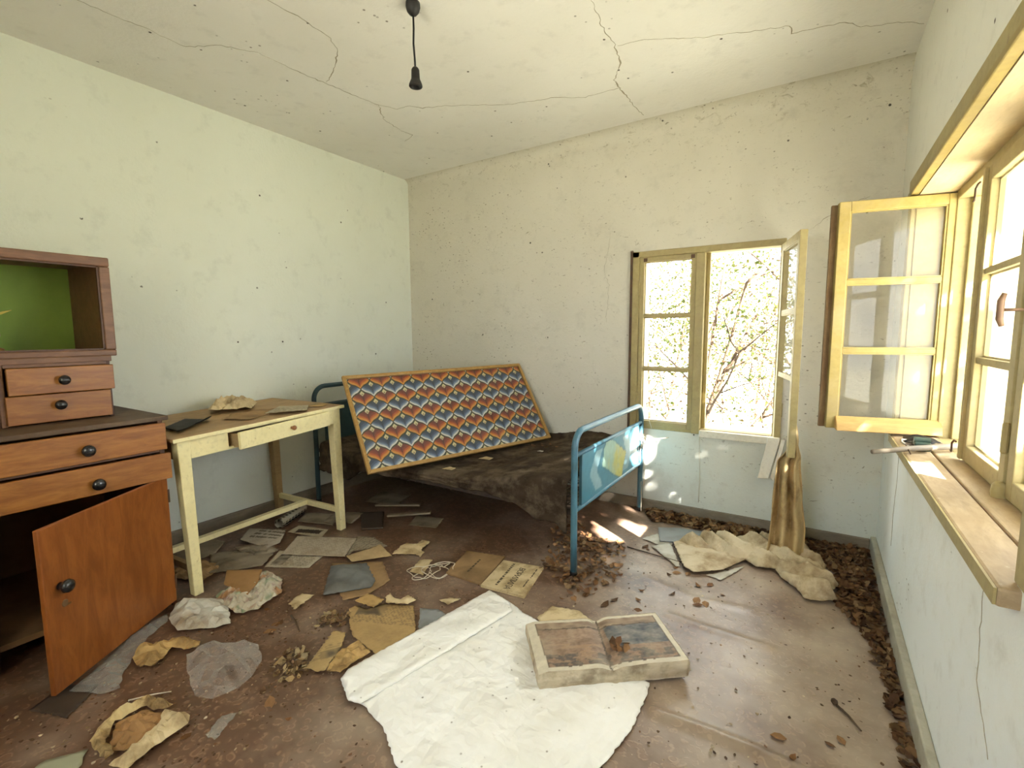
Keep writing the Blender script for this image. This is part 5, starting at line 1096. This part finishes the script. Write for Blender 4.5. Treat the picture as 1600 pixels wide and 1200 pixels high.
for i, (x, y) in enumerate([(-1.60, 2.93), (-1.63, 2.97), (-1.56, 2.90), (-1.66, 2.90), (-1.50, 2.95), (-1.58, 3.0)]):
    o = base.copy(); o.data = protos[i % 4]; COL.objects.link(o); o.location = (x, y, .487); o.rotation_euler = (r.gauss(0, .2), r.gauss(0, .2), r.uniform(0, 6))
    o['label'] = 'dry leaf lying on the dirty blanket by the picture corner'; o['group'] = 'dry leaves on the blanket'

# ------------------------------------------------------------------ wall cracks on the right wall
wr_ = bpy.data.objects['wall_right']
crack([(2.811, .724), (2.80, .60), (2.832, .456), (2.83, .26)], .0014, lambda y, z, o: (XR - o, y, z), wr_)
crack([(1.434, .733), (1.43, .607), (1.42, .491), (1.30, .391)], .0011, lambda y, z, o: (XR - o, y, z), wr_)

# ------------------------------------------------------------------ outside
g = MB(); NG = 60
vs = []; fs = []
for j in range(NG + 1):
    for i in range(NG + 1):
        x = -22 + 44 * i / NG; y = -18 + 50 * j / NG; vs.append((x, y, -.45 + .12 * nz(x, y, 0, .5) + max(0, y - 9) * .18))
for j in range(NG):
    for i in range(NG): a = j * (NG + 1) + i; fs.append((a, a + 1, a + NG + 2, a + NG + 1))
me = bpy.data.meshes.new('ground'); me.from_pydata(vs, [], fs); me.update(); o = link('ground', me, M_GROUND, None, True); o['kind'] = 'structure'
def branchy(r, m, p, d, L, rad, depth, tips, ymin=-9):
    pts = [p]; q = p.copy(); dd = d.normalized(); n = 5
    for i in range(n):
        dd = (dd + Vector((r.gauss(0, .10), r.gauss(0, .10), r.gauss(0, .05)))).normalized(); q = q + dd * L / n; q.y = max(q.y, ymin); pts.append(q.copy())
    m.tube(pts, [rad * (1 - .55 * i / n) for i in range(n + 1)], 6)
    tips += pts[2:]
    if depth:
        for k in range(3):
            b = pts[r.randrange(2, n + 1)]; nd = (dd + Vector((r.gauss(0, .6), r.gauss(0, .6), r.gauss(0, .45)))).normalized(); branchy(r, m, b, nd, L * r.uniform(.45, .75), rad * .5, depth - 1, tips, ymin)
def shrub(name, label, base, stems, nleaf, size, cols, seed, spread=.22, bark=None, rad=.022, depth=2):
    r = random.Random(seed); t = thing(name, label, 'shrub' if 'shrub' in name else 'tree', base); m = MB(); tips = []
    for (dx, dy, dz, L) in stems: branchy(r, m, Vector((r.uniform(-.12, .12), r.uniform(-.12, .12), -.03)), Vector((dx, dy, dz)), L, rad, depth, tips, 4.05 - base[1])
    m.build('branches', bark or M_BARK, t, smooth=True)
    if nleaf:
        vs = []; fs = []; cl = []
        for k in range(nleaf):
            p = tips[r.randrange(len(tips))] + Vector((r.gauss(0, spread), r.gauss(0, spread), r.gauss(0, spread)))
            if base[1] + p.y < 4.0: continue
            V, F = leaf_geo(size * r.uniform(.6, 1.3), r); M = Matrix.Rotation(r.uniform(0, 6.28), 3, 'Z') @ Matrix.Rotation(r.gauss(0, .8), 3, 'X') @ Matrix.Rotation(r.gauss(0, .8), 3, 'Y'); b = len(vs)
            vs += [tuple(M @ Vector(v) + p) for v in V]; fs += [tuple(i + b for i in f) for f in F]; c = cols[r.randrange(len(cols))]; s_ = r.uniform(.7, 1.3); cl += [tuple(x * s_ for x in c)] * len(V)
        me = bpy.data.meshes.new('foliage'); me.from_pydata(vs, [], fs); me.update(); set_cols(me, cl); o = link('foliage', me, M_TREELEAF, t); o['kind'] = 'stuff'
    return t
GR = [(.050, .064, .008), (.066, .072, .010), (.042, .060, .009), (.075, .072, .014)]; DRY = [(.10, .056, .020), (.08, .044, .016), (.075, .054, .015)]
shrub('thin_tree', 'slender multi stemmed tree seen through the open half of the back window', (-.98, 5.0, -.45), [(.10, 0, 1, 2.6), (.16, .05, 1, 2.4), (.45, .05, .9, 1.9), (.02, .1, 1, 2.3), (.75, .1, .75, 1.4), (-.2, .1, 1, 2.0)], 3800, .036, GR, 21, .30, M_DRYBR, .026)
shrub('bare_shrub', 'tangle of dry bare twigs low outside the back window', (-.25, 5.1, -.45), [(-.3, 0, .8, 1.3), (.2, .1, .9, 1.2), (-.6, .1, .6, 1.2), (.5, -.1, .7, 1.1), (0, .2, 1, 1.4), (-.1, -.2, .9, 1.2)], 500, .03, DRY, 22, .2, M_DRYBR, .011, 3)
shrub('leafy_shrub', 'leafy green shrub filling the left half of the back window', (-1.9, 6.4, -.45), [(-.3, 0, 1, 2.6), (.3, .1, 1, 2.7), (0, -.2, 1, 2.4), (.6, 0, .8, 2.2), (-.6, .2, .8, 2.2)], 12000, .038, GR, 23, .38)
shrub('leafy_shrub', 'tall yellowish shrub behind the slender tree', (-.7, 7.6, -.45), [(-.3, 0, 1, 2.9), (.3, .1, 1, 2.8), (0, -.2, 1, 3.0), (.6, 0, .8, 2.5), (-.7, .2, .8, 2.5)], 13000, .038, GR + DRY, 24, .42)
shrub('dry_shrub', 'brown dry shrub behind the tangle of bare twigs', (.3, 7.0, -.45), [(-.3, 0, 1, 1.8), (.3, .1, 1, 1.7), (-.7, -.1, .8, 1.9), (.5, 0, .8, 1.8)], 8000, .032, DRY + GR, 25, .34, M_DRYBR)
# the tree beside the house that breaks up the low sun before it reaches the right window
t = thing('shade_tree', 'leafy tree beside the house outside the right window', 'tree', (4.3, -.35, -.45))
r = random.Random(31); m = MB(); tips = []
m.tube([(0, 0, -.1), (.03, .02, 1.0), (-.02, .05, 2.1), (-.1, .1, 2.9)], [.11, .09, .07, .04], 10)
for k in range(9): branchy(r, m, Vector((-.02, .04, 1.6 + .14 * k)), Vector((r.gauss(0, 1), r.gauss(0, 1), .5)), 1.1, .03, 1, tips)
m.build('trunk', M_BARK, t, smooth=True)
holes = [(1.82, 1.06, .085), (2.03, .96, .07), (2.14, .84, .05), (2.24, 1.50, .12), (2.36, 1.42, .07)]
vs = []; fs = []; cl = []; k = 0; tries = 0
while k < 6500:
    yw, zw = r.uniform(1.0, 3.2), r.uniform(.55, 2.15); dd = r.uniform(3.0, 5.2)
    if any(math.hypot(yw - a, (zw - b)) < c + .03 for a, b, c in holes): continue
    p = Vector((.49, yw, zw)) + SUN * dd - Vector((4.3, -.35, -.45)); V, F = leaf_geo(.085 * r.uniform(.7, 1.3), r)
    M = Matrix.Rotation(r.uniform(0, 6.28), 3, 'Z') @ Matrix.Rotation(r.gauss(0, .7), 3, 'X') @ Matrix.Rotation(r.gauss(0, .7), 3, 'Y'); b = len(vs)
    vs += [tuple(M @ Vector(v) + p) for v in V]; fs += [tuple(i + b for i in f) for f in F]; c = GR[r.randrange(4)]; cl += [c] * len(V); k += 1
me = bpy.data.meshes.new('foliage'); me.from_pydata(vs, [], fs); me.update(); set_cols(me, cl); o = link('foliage', me, M_TREELEAF, t); o['kind'] = 'stuff'
